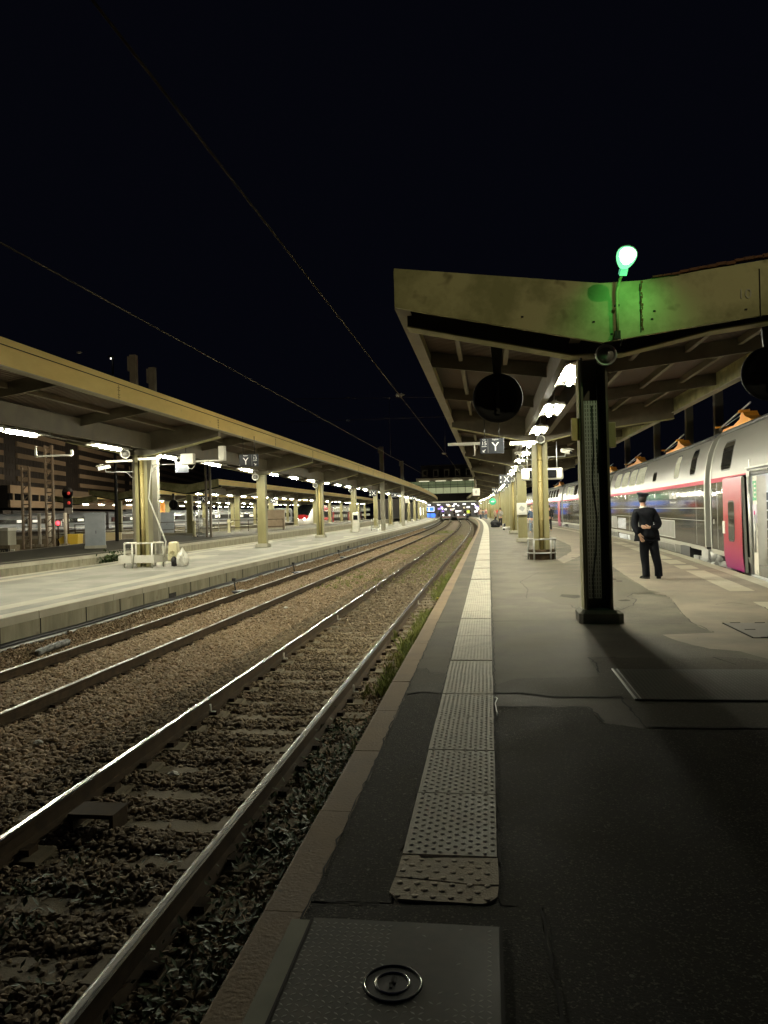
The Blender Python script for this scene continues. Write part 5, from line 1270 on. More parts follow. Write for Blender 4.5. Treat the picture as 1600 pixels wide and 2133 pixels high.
# ================================================================== TRACKSIDE DETAILS
g = MB(); yy = stations(10, 180, 4, 5)
def rod(g, x, z, r, ys, n=6):
    g.tube([(x - off(y) + .015 * math.sin(y * .8 + z * 50), y, z + .01 * math.sin(y * 1.3)) for y in ys], r, n)
g = MB(); g.sweep([(-7.80, -.47), (-7.56, -.485), (-7.54, -.80), (-7.80, -.80)], stations(9.5, 180, 4, 5)); g.build('cable_trough', mat('trough_concrete', (.055, .048, .034), (.10, .09, .065), .9, scale=2), LP)
g = MB(); rod(g, -7.72, -.43, .045, stations(10, 120, 1.5, 5)); tag(g.build('cable_duct', black_m), 'long black cable duct at the foot of the left platform wall', 'cable duct')
g = MB(); rod(g, -7.58, -.455, .030, stations(10, 150, 1.5, 5)); tag(g.build('cable_duct', galv), 'long pale cable duct beside the black one at the left platform wall', 'cable duct')
g = MB(); rod(g, -7.38, -.70, .022, stations(10, 60, 1.5, 5)); tag(g.build('cable', black_m), 'thin black cable along the ballast by the left platform wall', 'cable')
g = MB(); g.tube([(-7.22 + .01 * math.sin(k), 11.0 + k * .012 * 3, -.56 + .03 * math.sin(k * .09)) for k in range(26)], [(.062 if k % 2 else .036) for k in range(26)], 10)
tag(g.build('ribbed_hose', mat('ribbed_hose', (.03, .03, .03), (.22, .22, .20), .5, scale=30)), 'short ribbed black and white hose lying on the ballast by the left wall', 'hose')
for k, (x, y, lab) in enumerate(((-7.2, 20.6, 'black trackside box under the recess in the left platform wall'), (-7.2, 27.2, 'black lever box standing beside the left duct in the middle distance'), (-7.25, 36.0, 'small black trackside box farther along the left duct'))):
    t = thing('trackside_box', lab, 'box', (x, y, -.72)); MB().box((0, 0, .07), (.34, .5, .14)).build('lid', black_m, t, bevel=.02); g = MB(); g.tube([(-.1, .1, .1), (-.15, .12, .42)], .02, 6); g.box((-.15, .12, .44), (.1, .08, .08)); g.build('lever', black_m, t)
t = thing('trackside_box', 'open rusty trackside box between the rails of the nearest track', 'box', (-3.0, 5.3, -.76)); g = MB(); g.box((0, 0, .10), (.36, .24, .03)); g.build('lid', rail_side, t)
for s_ in (-1, 1): MB().box((s_ * .16, 0, .03), (.03, .22, .12)).build('box_side', rail_side, t)
for k, (x, y) in enumerate(((-3.23, 8.2), (-3.23, 11.3), (-3.23, 15.5), (-3.23, 21), (-1.75, 18), (-1.74, 9.2))):
    g = MB(); g.box((0, 0, .04), (.012, .03, .09)); g.box((.03, 0, .0), (.06, .03, .012)); o = g.build('rail_marker', white_plastic, None, (x, y, RT - .09))
    tag(o, 'small white hooked marker on the rail nearest the ballast gap' if k < 4 else 'small white marker beside the rail next to the platform', 'marker', 'white markers on the rails')
# litter: individual scraps
for k, (x, y, lab) in enumerate(((-4.6, 7.0, 'crumpled white scrap on the brown ballast at the photo bottom left'), (-4.95, 17.6, 'white crumpled cup on the ballast by the second track'), (-1.35, 19.2, 'yellow leaf scrap among the grass beside the platform edge'), (-2.8, 6.2, 'pale pebble between the sleepers'))):
    o = blob('litter_scrap', lab, 'litter', (x, y, -.72), .05, .04, .03, mat('scrap_white', (.7, .68, .6), rough=.6) if k != 2 else mat('scrap_yellow', (.5, .42, .06), rough=.6), 20 + k)
g = MB(); g.tube([(.015, 6.13, .02), (.03, 6.08, .024), (.012, 5.95, .02), (.02, 5.72, .02), (.028, 5.56, .018)], .005, 5); tag(g.build('wire_scrap', galv), 'thin pale bent wire lying along the right side of the tactile slabs', 'wire')

# ------------------------------------------------------------------ floor plates
plate_m = mat('chequer_plate', (.05, .05, .040), (.085, .08, .062), .6, metal=.1, spec=.25, scale=3.5, lo=.45, hi=.6)
def chequer(name, label, loc, w, L, m, worn=None, pitch=.026, frame=True, rz=0):
    t = thing(name, label, 'cover', loc, rz)
    MB().box((w / 2, L / 2, .001), (w, L, .012)).build('plate', m, t)
    g = MB(); nx = int(w / pitch); ny = int(L / pitch)
    for j in range(ny):
        for i in range(nx):
            x = (i + .5) * pitch; y = (j + .5) * pitch
            if worn and worn(x, y): continue
            a = R_(38) if (i + j) % 2 else R_(-38); L2, W2 = pitch * .42, pitch * .13; c_, s_ = math.cos(a), math.sin(a)
            P_ = [(-L2, 0), (0, -W2), (L2, 0), (0, W2)]
            g.add([(x + u * c_ - v * s_, y + u * s_ + v * c_, .007) for u, v in P_] + [(x, y, .0081)], [(0, 1, 4), (1, 2, 4), (2, 3, 4), (3, 0, 4)])
    g.build('tread_pattern', mat('lit_tread_metal', (.20, .20, .165), rough=.5, metal=.2), t); return t  # treads coloured paler than the plate, as ridges catching lamplight
rv = random.Random(3)
def worn1(x, y): return (x > .32 and y > .95 and rv.random() < .93 and x < .66) or (x > .30 and x < .64 and math.sin(x * 21) * math.cos(y * 17) > .1 and rv.random() < .75)
t = chequer('floor_hatch', 'square chequer-plate hatch with a round keyhole lock at the photo bottom', (-.70, 1.42, .008), .70, 1.345, plate_m, worn1)
MB().box((-.004, .66, .001), (.010, 1.35, .016)).build('gap', crack_m, t); MB().box((.704, .66, .001), (.012, 1.35, .016)).build('gap', crack_m, t)
g = MB(); g.box((-.045, .66, .0), (.072, 1.34, .012)); g.build('frame_strip', mat('frame_plate', (.10, .105, .065), (.14, .14, .09), .5, metal=.4, scale=5), t)
lk = MB(); lk.lathe([(.0, .009), (.050, .009), (.052, .0105), (.057, .0105), (.058, .0085), (.088, .0085), (.090, .0115), (.096, .0115), (.099, .006)], (.35, .98, 0), n=48); lk.sm = [False] * len(lk.sm)
lk = lk.build('lock', mat('lock_metal', (.045, .045, .042), rough=.55, metal=.2, spec=.3), t)
g = MB()
for r_, w_ in ((.0545, .003), (.093, .0035)): g.lathe([(r_ - w_, .0105), (r_ - w_ * .2, .0130), (r_ + w_, .0105)], (.35, .98, 0), n=48)
g.build('lock_ring', mat('bright_ring', (.7, .7, .65), rough=.2, metal=1), lk)
g = MB(); g.lathe([(0, .0115), (.011, .0115), (.011, .009)], (.35, .98, 0), n=14); g.box((.35, .998, .010), (.010, .03, .004)); g.box((.348, .962, .010), (.009, .02, .004)); g.build('keyhole', crack_m, lk)
t = chequer('floor_plate', 'long grey chequer-plate cover in the shade below the dark column', (1.13, 6.14, .010), 1.75, 1.12, mat('chequer_plate_grey', (.075, .075, .062), (.10, .10, .085), .6, metal=.1, spec=.25, scale=2), None, .034)
g = MB(); g.box((-.01, .56, .004), (.016, 1.14, .012)); g.box((.03, .56, .003), (.012, 1.12, .010)); g.build('edge_bar', galv, t); MB().box((.87, -.012, .0), (1.78, .014, .012)).build('gap', crack_m, t)
t = chequer('floor_plate', 'small grey cover plate in the tan asphalt at the right photo border', (2.95, 9.0, .008), .9, 1.1, mat('cover_grey', (.12, .11, .10), (.16, .15, .13), .6, scale=3), lambda x, y: True, .05)
g = MB()
for k in range(3):
    for q in (0, .55, 1.1): g.box((.15 + k * .3, q, .008), (.12, .025, .006))
g.box((0, .55, .004), (.012, 1.1, .012)); g.build('slot', crack_m, t)['kind'] = 'stuff'

# ================================================================== OVERHEAD WIRES
def wire(name, pts, r, label, grp='overhead wires', m=None):
    g = MB(); g.tube(pts, r, 5); return tag(g.build(name, m or mat('copper_wire', (.17, .15, .115), rough=1, spec=0)), label, 'wire', grp)
wire('overhead_wire', [(-2.44 - off(y), y, 4.9) for y in stations(2.5, 180, 6, 5)], .012, 'overhead contact wire above the nearest track')
wire('overhead_wire', [(-5.7 - off(y), y, 4.9) for y in stations(5, 180, 6, 5)], .013, 'overhead contact wire above the second track')
wire('overhead_wire', [(-12, 44, 8.6), (-2, 44, 8.25), (9, 44, 8.6)], .012, 'faint upper span wire crossing above the tracks')
wire('overhead_wire', [(-12, 44, 7.2), (-2, 44, 7.1), (9, 44, 7.2)], .012, 'faint lower span wire crossing above the tracks')
for i, (x, y, z) in enumerate(((-8.2, 44, 8.5), (-8.2, 44, 7.15), (-2.44, 21.4, 4.94), (-2.5, 44, 4.95), (-17.3, 30, 8.8))):
    t = thing('insulator', ['small pale insulator on the upper span wire', 'small pale insulator on the lower span wire', 'pale clamp on the nearest contact wire', 'tiny pale clamp on the far contact wire', 'tiny glinting insulator above the left canopy'][i], 'insulator', (x, y, z))
    MB().lathe([(0, -.14), (.05, -.12), (.03, -.09), (.06, -.05), (.03, -.02), (.06, .03), (.03, .06), (0, .14)], (0, 0, 0), axis='X', n=10).build('shell', white_plastic, t)
wire('dropper', [(-5.7, 44, 8.4), (-5.7, 44, 4.95)], .010, 'thin vertical dropper holding the second contact wire')
wire('dropper', [(-2.44, 44, 8.3), (-2.44, 44, 4.95)], .010, 'thin vertical dropper holding the nearest contact wire')

# ================================================================== STATION BUILDING AT THE END
SB = thing('station_building', 'station building across the track ends with green glass gallery and dark mansard roof', 'building', (0, 0, 0))
YB = 188.0
g = MB(); g.box((-8.5, YB + 7, 7.6), (25, 12, 3.0)); g.build('gallery', mat('gallery_wall', (.05, .055, .045), rough=.6), SB)
g = MB(); g.box((-8.5, YB + .92, 8.35), (25, .1, 1.5)); o = g.build('glass_upper', mat('gallery_glass_upper', (.03, .04, .03), (.06, .08, .05), .2, scale=.4, emit=(.30, .36, .18), estr=.30), SB)
g = MB(); g.box((-8.5, YB + .90, 6.7), (25, .1, 1.5)); o = g.build('glass_lower', mat('gallery_glass_lower', (.05, .06, .04), (.09, .11, .06), .2, scale=.5, emit=(.55, .58, .32), estr=.60), SB)
for k in range(14): MB().box((-20.5 + k * 1.85, YB + .80, 7.55), (.09, .12, 3.2)).build('mullion', beam_dark, SB)
for z in (5.95, 7.5, 8.2): MB().box((-8.5, YB + .78, z), (25, .1, .09)).build('transom', beam_dark, SB)
g = MB(); g.box((-7.0, YB + 4, 9.55), (22, 8, .75)); cn = g.build('cornice', mat('cornice_stone', (.5, .48, .36), (.6, .58, .45), .7, scale=.8), SB)
for k in range(5): MB().box((-16 + k * 4.2, YB - .05, 9.15), (2.6, .16, .10)).build('cornice_lamp', mat('cornice_lamp', (1, 1, 1), emit=(1, .95, .65), estr=1.4 ), SB)
slate = mat('slate', (.02, .022, .026), (.035, .036, .04), .5, scale=2)
g = MB(); g.prism([(YB + 1.2, 9.9), (YB + 13, 9.9), (YB + 11, 13.2), (YB + 3.0, 13.2)], 'x', -17.0, 4.0); g.box((-6.5, YB + 7, 13.28), (21.4, 9, .16)); rf = g.build('roof', slate, SB)
for k in range(7):
    w_ = MB().box((-15.8 + k * 2.75, YB + 1.5, 11.2), (1.35, 1.4, 1.9)).build('dormer', mat('dormer_stone', (.14, .14, .12), rough=.8), rf)
    MB().box((-15.8 + k * 2.75, YB + .78, 11.1), (.85, .06, 1.4)).build('pane', glass_dark, w_)
g = MB(); g.box((-8.5, YB + 6, 4.9), (25, 12, 1.7)); g.build('dark_band', beam_dark, SB)
g = MB(); g.box((-8.5, YB + 1, 3.95), (12.5, 1.0, .28)); g.build('beam', cn.data.materials[0], SB)
MB().box((-8.5, YB + .46, 3.8), (11, .05, .07)).build('beam_lamp', MATS['cornice_lamp'], SB)
for x in (-20.6, -16.0, -1.5, 3.4): MB().box((x, YB + 2, 1.6), (.6, 1.2, 5.0)).build('pier', concrete, SB)
MB().box((-8.5, YB + 14, 2.2), (44, .4, 6.0)).build('back_wall', mat('hall_wall', (.5, .48, .45), rough=.7), SB)
MB().box((-8.5, YB + 7, -.05), (44, 14, .1)).build('hall_floor', concrete, SB)
rr = random.Random(5)
def emitm(n, c, s_): return mat(n, c, emit=c, estr=s_)
blue = emitm('blue_screen_glow', (.08, .25, 1.0), 1.5); whit = emitm('white_sign_glow', (1, .97, .92), 4.0); viol = emitm('violet_sign_glow', (.45, .3, 1.0), 1.6); warm = emitm('warm_shop_glow', (1, .8, .5), 1.8)
for k, (x, z) in enumerate(((-15.6, 2.1), (-14.3, 2.1), (-15.4, .55), (-14.0, .5))):
    t = thing('information_screen', ['glowing blue information screen, upper one of the far left group', 'glowing blue information screen beside the upper far left one', 'glowing blue information screen, lower one of the far left group', 'glowing blue information screen beside the lower far left one'][k], 'screen', (x, YB + .3, z))
    MB().box((0, 0, 0), (1.2, .12, 1.0)).build('screen', blue, t); MB().box((0, .08, 0), (1.3, .06, 1.1)).build('frame', whit if k < 2 else beam_dark, t)
t = thing('information_screen', 'bright white panel left of the blue screens at the track end', 'screen', (-16.9, YB + .3, 1.6)); MB().box((0, 0, 0), (1.1, .1, 1.9)).build('panel', whit, t); MB().box((0, .08, 0), (1.2, .05, 2.0)).build('frame', beam_dark, t)
for k in range(26):
    x = -13.4 + rr.uniform(0, 13); z = rr.uniform(1.0, 2.9); w_ = rr.uniform(.2, .9)
    t = thing('shop_sign', 'tiny bright sign in the lit hall under the station building', 'sign', (x, YB + rr.uniform(1, 10), z), 0, 'bright signs in the far hall'); MB().box((0, 0, 0), (w_, .08, rr.uniform(.12, .4))).build('panel', rr.choice((whit, whit, viol, warm)), t)
for k in range(8):
    t = thing('ceiling_lamp', 'tiny white ceiling lamp in the lit hall under the station building', 'lamp', (-15 + k * 2.2, YB + 2 + (k % 3) * 3, 3.2), 0, 'lamps in the far hall'); MB().box((0, 0, 0), (.7, .7, .1)).build('lamp_panel', emitm('hall_lamp', (1, 1, .95), 10), t)
for k in range(14):
    x = -13 + rr.uniform(0, 12); person(x, YB + rr.uniform(-.5, 6), rr.uniform(0, 6), 'tiny passer-by silhouetted in the lit hall at the track end', rr.choice((navy, black_c, beige_c, grey_c)), black_c, hair_b, rr.uniform(1.6, 1.85), .12, group='passers-by in the far hall')
def buffer(x, label):
    t = thing('buffer_stop', label, 'buffer stop', (x, 183, -.6)); g = MB(); g.box((0, 0, .55), (2.2, .6, .5)); g.box((-.8, .3, .3), (.25, .6, .7)); g.box((.8, .3, .3), (.25, .6, .7)); g.build('frame', white_enamel, t)
    MB().box((0, -.31, .6), (1.9, .02, .14)).build('red_board', red_body, t)
    for s_ in (-1, 1): MB().lathe([(0, 0), (.2, 0), (.2, .15), (0, .15)], (s_ * .75, -.45, 1.1), axis='Y', n=10).build('buffer', emitm('buffer_lamp', (1, .98, .9), 2.5), t)
buffer(-2.605 - off(183), 'white buffer stop closing the nearest track far away'); buffer(-6.27 - off(183), 'white buffer stop closing the second track far away')

# ================================================================== RED AND WHITE TRAIN ON THE LEFT
def loft(g, secs, n=20):
    """secs: (y, half_w, z0, z1, power) super-ellipse sections"""
    vs = []
    for y, hw, z0, z1, p in secs:
        for k in range(n):
            t = 2 * math.pi * k / n; c_, s_ = math.cos(t), math.sin(t)
            vs.append((hw * math.copysign(abs(c_) ** p, c_), y, (z0 + z1) / 2 + (z1 - z0) / 2 * math.copysign(abs(s_) ** p, s_)))
    m = len(secs); g.add(vs, [(i * n + k, i * n + (k + 1) % n, (i + 1) * n + (k + 1) % n, (i + 1) * n + k) for i in range(m - 1) for k in range(n)] + [tuple(range(n))[::-1], tuple((m - 1) * n + k for k in range(n))], True); return g
LY = thing('red_white_train', 'red and white high-speed train with a rounded nose and two lit headlights', 'train', (-32.6, 127, -.6), R_(1.5))
white_t = mat('train_white', (.62, .60, .56), rough=.25, coat=.5); red_t = mat('train_red', (.42, .03, .03), rough=.25, coat=.5)
g = loft(MB(), [(0, .5, .7, 1.3, .8), (.35, 1.0, .35, 1.75, .7), (1.1, 1.3, .3, 2.3, .6), (2.3, 1.42, .3, 3.1, .55), (4.0, 1.45, .3, 3.75, .5), (6.5, 1.45, .3, 4.05, .45), (22, 1.45, .3, 4.05, .45)]); nose = g.build('power_car', white_t, LY)
def strip(secs, t0, t1, m, nm, out=1.02, n=9):
    vs = []
    for y, hw, z0, z1, p in secs:
        for k in range(n):
            t = R_(t0 + (t1 - t0) * k / (n - 1)); c_, s_ = math.cos(t), math.sin(t)
            vs.append((out * hw * math.copysign(abs(c_) ** p, c_), y - .04, (z0 + z1) / 2 + out * (z1 - z0) / 2 * math.copysign(abs(s_) ** p, s_)))
    MB().add(vs, [(i * n + k, i * n + k + 1, (i + 1) * n + k + 1, (i + 1) * n + k) for i in range(len(secs) - 1) for k in range(n - 1)], True).build(nm, m, nose)
strip([(.9, 1.22, .3, 2.15, .62), (1.6, 1.36, .3, 2.6, .6), (2.3, 1.42, .3, 3.1, .55), (4.0, 1.45, .3, 3.75, .5), (5.2, 1.45, .3, 3.95, .5)], 35, 145, glass_dark, 'windscreen')
strip([(.02, .6, .6, 1.4, .8), (.35, 1.0, .35, 1.75, .7), (.9, 1.22, .3, 2.15, .62)], 20, 160, red_t, 'red_mask')
for s_ in (-1, 1):
    MB().lathe([(0, 0), (.17, .0), (.17, .1), (0, .1)], (s_ * .62, .02, 1.35), axis='Y', n=12).build('headlight', emitm('headlight', (1, .96, .88), 30), nose)
for a, b, z0, z1, m in ((9, 22, 1.0, 1.5, red_t), (9, 22, 2.9, 3.6, red_t), (9, 22, 1.6, 2.7, glass_dark)):
    MB().box((1.46, (a + b) / 2, (z0 + z1) / 2), (.06, b - a, z1 - z0)).build('side_band', m, nose)
for k in range(3):
    g = loft(MB(), [(22.4 + k * 20, 1.45, .3, 4.1, .42), (42 + k * 20, 1.45, .3, 4.1, .42)]); c_ = g.build('coach', [grey_body, grey_body, white_t][k], LY)
    MB().box((1.47, 32.2 + k * 20, 1.7), (.05, 19, 1.6)).build('lower_band', dark_body, c_)
    for q in range(8): MB().box((1.5, 24 + k * 20 + q * 2.2, 1.7), (.05, 1.3, .6)).build('window', glass_lit, c_); MB().box((1.46, 24 + k * 20 + q * 2.2, 3.1), (.05, 1.3, .6)).build('window', glass_lit, c_)
    MB().box((1.5, 23.4 + k * 20, 1.5), (.06, .9, 2.0)).build('door', red_t, c_)

# ------------------------------------------------------------------ long grey train across the yard
a = Vector((-78, 131.5, 0)); b = Vector((-44, 163, 0)); d = (b - a).normalized(); rz = math.atan2(d.y, d.x); Lt = (b - a).length
GT = thing('grey_train', 'long grey train with a bright reflective window band across the far yard', 'train', (a.x, a.y, -.6), rz)
pale = mat('silver_train', (.30, .31, .32), (.38, .39, .40), .2, coat=.5, metal=.3, scale=.5)
for k in range(3):
    x0_, x1_ = -14 + k * (Lt + 14) / 3, -14 + (k + 1) * (Lt + 14) / 3 - .5
    g = MB(); g.prism([(-1.4, .5), (1.4, .5), (1.45, 2.2), (1.35, 3.2), (.9, 3.7), (-.9, 3.7), (-1.35, 3.2), (-1.45, 2.2)], 'x', x0_, x1_); c_ = g.build('coach', pale, GT)
    MB().box(((x0_ + x1_) / 2, -1.47, 2.2), (x1_ - x0_ - 1, .04, .85)).build('window_band', glass_dark, c_)
    MB().box(((x0_ + x1_) / 2, -1.45, .85), (x1_ - x0_ - 1, .06, .25)).build('sill_stripe', white_t, c_)
    for q in range(6): MB().box((x0_ + 2 + q * 2.6, -1.50, 2.25), (1.1, .03, .45)).build('window', emitm('far_window', (1, .95, .8), .8) if (q + k) % 3 else glass_dark, c_)
    MB().box((x0_ + 5, 0, 3.95), (3.0, 1.6, .4)).build('roof_unit', roof_body, c_)
g = MB(); g.tube([(8, 0, 3.7), (9.2, 0, 4.5), (8.2, 0, 5.4)], .06, 5); g.tube([(8.2, -.8, 5.4), (8.2, .8, 5.4)], .06, 5); g.build('pantograph', rail_side, GT)

# ================================================================== YARD ON THE LEFT
def mast(loc, h, w, label, lattice=True, m=None):
    t = thing('lattice_mast', label, 'mast', loc); m = m or mat('mast_steel', (.14, .11, .08), (.2, .17, .12), .6, scale=2)
    for s_ in (-1, 1): MB().box((s_ * w / 2, 0, h / 2), (.14, .18, h)).build('flange', m, t)
    if lattice:
        g = MB(); n = int(h / .9)
        for k in range(n): g.beam((-w / 2, 0, k * .9 + .2), (w / 2, 0, k * .9 + .75), .05, .06, (0, 1, 0)); g.box((0, 0, k * .9 + .85), (w, .05, .1))
        g.build('lattice', m, t)
    return t
mast((-36.9, 55.4, -.6), 6.6, .62, 'dark twin-flange steel mast left of the white pipes')
mast((-34.6, 55.0, -.6), 8.2, .60, 'taller lattice steel mast standing between the white pipes and the signal')
mast((-21.4, 55, -.6), 7.6, .34, 'slim steel mast behind the left column cluster', False)
for k, (x, y, h) in enumerate(((-27.0, 70, 5.2), (-27.5, 58, 5.0), (-31.5, 78, 5.6), (-33, 88, 6), (-36, 100, 6.5), (-23.2, 75, 9.0))):
    t = thing('yard_pole', ['thin grey pole left of the third canopy columns', 'thin grey pole beside the tall grey cabinets', 'thin yard pole topped by a small lamp', 'second thin yard pole topped by a small lamp', 'third thin yard pole topped by a small lamp', 'tall slim pole rising behind the third canopy edge'][k], 'pole', (x, y, -.7))
    MB().tube([(0, 0, 0), (0, 0, h)], .07, 8).build('shaft', galv, t)
    if 2 <= k < 5: MB().lathe([(0, 0), (.14, .05), (.12, .18), (0, .22)], (0, 0, h), n=10).build('lamp_head', emitm('yard_lamp_head', (1, .95, .85), 6), t)
t = thing('platform_pole', 'grey-green pole at the left photo border', 'pole', (-23.3, 32.6, -.6)); g = MB(); g.box((0, 0, 4.4), (.17, .17, 8.8)); g.box((0, 0, .15), (.4, .4, .3)); g.build('shaft', olive_col, t)
# signal
t = thing('railway_signal', 'dark railway signal with two dim red lamps on its round head', 'signal', (-35.0, 58.2, -.7))
g = MB(); g.tube([(0, 0, 0), (0, 0, 3.2)], .08, 8); g.box((.1, 0, 1.6), (.5, .1, .05)); g.build('post', rail_side, t)
g = MB(); g.lathe([(0, 0), (.5, 0), (.5, .06), (0, .06)], (0, 0, 4.6), axis='Y', n=24); g.box((0, .03, 3.95), (.8, .06, 1.4)); g.build('head', beam_dark, t)
red_e = emitm('red_signal', (1, .10, .08), .15); red_hot = emitm('red_signal_bright', (1, .05, .07), 5)
for z in (4.55, 3.75): MB().lathe([(0, -.05), (.14, -.04), (.14, 0)], (.12, 0, z), axis='Y', n=12).build('red_lamp', red_e, t)
MB().box((.1, -.05, 3.1), (.7, .05, .5)).build('number_board', grey_metal, t)
t = thing('ground_signal', 'glaring red lamp low beside the white pipes', 'signal', (-35.3, 57.2, -.6)); MB().tube([(0, 0, 0), (0, 0, 1.8)], .05, 6).build('post', rail_side, t); MB().box((0, .1, 1.95), (.5, .2, .45)).build('box', grey_metal, t); MB().lathe([(0, -.06), (.17, -.04), (.17, .0)], (.0, -.02, 1.98), axis='Y', n=14).build('red_lamp', red_hot, t)
t = thing('ground_signal', 'small second red lamp just right of the fourth white pipe', 'signal', (-36.4, 57.6, -.6)); MB().tube([(0, 0, 0), (0, 0, 1.8)], .05, 6).build('post', rail_side, t); MB().lathe([(0, -.06), (.10, -.04), (.10, .0)], (.0, -.02, 1.9), axis='Y', n=12).build('red_lamp', red_e, t)
for k in range(4):
    x = (-36.15, -35.35, -34.55, -33.2)[k] - .9; o = MB()
    t = thing('white_pipe', ['leftmost of four upright white pipes in the yard', 'second of four upright white pipes in the yard', 'third of four upright white pipes in the yard', 'rightmost of four upright white pipes, standing apart'][k], 'pipe', (x, 56.0 + k * .1, -.5)); MB().tube([(0, 0, .2), (0, 0, 2.7)], .14, 10).build('tube', white_enamel, t); MB().box((0, 0, .1), (.5, .4, .2)).build('foot', concrete, t)
t = thing('grit_bin', 'bright yellow grit bin beside the mast foot', 'bin', (-34.0, 57.0, -.5)); g = MB(); g.prism([(-.75, 0.1), (.75, .0), (.8, .95), (-.35, .95), (-.95, .55)], 'y', -.4, .4); g.build('bin_body', mat('bin_yellow', (.65, .48, .06), rough=.5), t, bevel=.03)
t = thing('concrete_bin', 'grey slatted bin with a pale lid at the left photo border', 'bin', (-32.9, 47.0, -.6)); MB().box((0, 0, .8), (.95, .9, 1.6)).build('bin_body', concrete, t); MB().box((0, 0, 1.68), (1.05, 1.0, .2)).build('lid', white_enamel, t); MB().box((.1, -.1, .3), (1.3, 1.1, .6)).build('plinth', sleeper_m, t)
t = thing('number_plate', 'dark number board low at the left photo border', 'sign', (-27.2, 38.5, -.1)); MB().box((0, 0, 0), (.8, .05, .35)).build('board', beam_dark, t); text('4512', .24, (0, -.03, 0), FACE, grey_print, t, 'number'); MB().box((.65, 0, .02), (.22, .05, .22)).build('white_square', white_enamel, t)
def cabinet(loc, w, d, h, m, label, rz=0):
    t = thing('electrical_cabinet', label, 'cabinet', loc, rz)
    MB().box((0, 0, .08), (w + .06, d + .06, .16)).build('plinth', concrete, t); c_ = MB().box((0, 0, h / 2 + .1), (w, d, h - .1)).build('casing', m, t, bevel=.015)
    g = MB(); g.prism([(-w / 2 - .08, h + .05), (w / 2 + .08, h + .05), (w / 2 + .02, h + .16), (-w / 2 - .02, h + .16)], 'y', -d / 2 - .08, d / 2 + .08); g.build('roof', m, t)
    for s_ in (-1, 1): dd = MB().box((s_ * w * .245, -d / 2 - .008, h / 2 + .1), (w * .47, .02, h - .3)).build('door', m, c_)
    MB().box((.04, -d / 2 - .03, h / 2), (.03, .03, .16)).build('handle', black_m, c_); return t
cabinet((-21.5, 38.4, 0), 1.05, .75, 1.78, cabinet_m, 'blue-grey two-door cabinet with a pale roof at the end of the third platform', R_(28))
cabinet((-32.6, 72.2, -.1), 1.5, .8, 2.1, cabinet_m, 'pair of tall grey cabinets seen behind the left column cluster', R_(20))
cabinet((-30.6, 73.5, -.1), 1.0, .8, 2.0, galv, 'pale tall cabinet next to the pair of grey cabinets', R_(20))
cabinet((-23.9, 82.0, .0), 1.9, 1.2, 2.0, mat('brown_cladding', (.22, .16, .10), (.28, .21, .14), .6, scale=2), 'brown clad kiosk box on the third platform left of the red train', R_(10))
t = thing('luggage_cage', 'wire luggage cage on wheels at the third platform', 'cage', (-22.6, 56.8, 0)); g = MB()
for k in range(7): g.tube([(-.45 + k * .15, -.3, .2), (-.45 + k * .15, -.3, 1.5)], .015, 5); g.tube([(-.45 + k * .15, .3, .2), (-.45 + k * .15, .3, 1.5)], .015, 5)
for z in (.25, .8, 1.45): g.tube([(-.48, -.3, z), (.48, -.3, z), (.48, .3, z), (-.48, .3, z), (-.48, -.3, z)], .02, 5)
g.build('cage', galv, t); MB().box((0, 0, .2), (.98, .62, .05)).build('floor', galv, t)
for s_ in (-1, 1): MB().lathe([(0, -.02), (.08, -.02), (.08, .02), (0, .02)], (s_ * .4, -.2, .08), axis='X', n=10).build('wheel', black_m, t)
for x, y, lab in ((-23.6, 57.4, 'white pipe fitting post beside the luggage cage'), (-25.2, 70, 'cream fire post with an arm on the third platform')):
    t = thing('hydrant_post', lab, 'hydrant', (x, y, 0)); MB().lathe([(.16, 0), (.14, .1), (.12, .9), (.18, 1.0), (.15, 1.25), (0, 1.3)], (0, 0, 0), n=12).build('body', MATS['cream_plastic'], t); MB().tube([(0, 0, .95), (.45, 0, 1.1)], .05, 6).build('arm', white_enamel, t)
# bush by the track
P = [(-19.2 + random.gauss(0, .42), 36.2 + random.gauss(0, .35), -.65, .30) for _ in range(130)]
BS = thing('shrub', 'dark green shrub growing on the track bed by the grey cabinet', 'shrub', (-17.0, 32.1, -.78))
o = leaves('foliage', [(x + 19.2, y - 36.2, z + .7, h) for x, y, z, h in P], leaf_m, .10, 16, .16); o.parent = BS; del o['kind']
g = MB()
for k in range(9): a_ = k * .7; g.tube([(0, 0, 0), (.3 * math.cos(a_), .2 * math.sin(a_), .35), (.6 * math.cos(a_), .35 * math.sin(a_), .75)], [.025, .018, .008], 5)
g.build('stem', rail_side, BS)
# low yard wall and railings behind
g = MB(); g.box((-40, 62.8, -.2), (30, .4, .9)); tag(g.build('yard_wall', concrete), 'low dark wall behind the white pipes', 'wall')
t = thing('railing', 'dark yard railing in front of the grey train', 'railing', (-34, 66, -.6)); g = MB()
for k in range(12): MB().tube([(k * 1.6 - 5, k * .9, 0), (k * 1.6 - 5, k * .9, 1.8)], .04, 6).build('post', rail_side, t)
for z in (1.0, 1.75): g.tube([(-5, 0, z), (12.6, 9.9, z)], .035, 5)
g.build('rail', rail_side, t)
t = thing('barrier', 'black and cream barrier panel left of the blue-grey cabinet', 'barrier', (-31.6, 57.4, -.4)); MB().box((-.55, 0, .5), (1.2, .1, .8)).build('dark_half', beam_dark, t); MB().box((.9, 0, .5), (1.7, .1, .8)).build('pale_half', MATS['cream_plastic'], t)

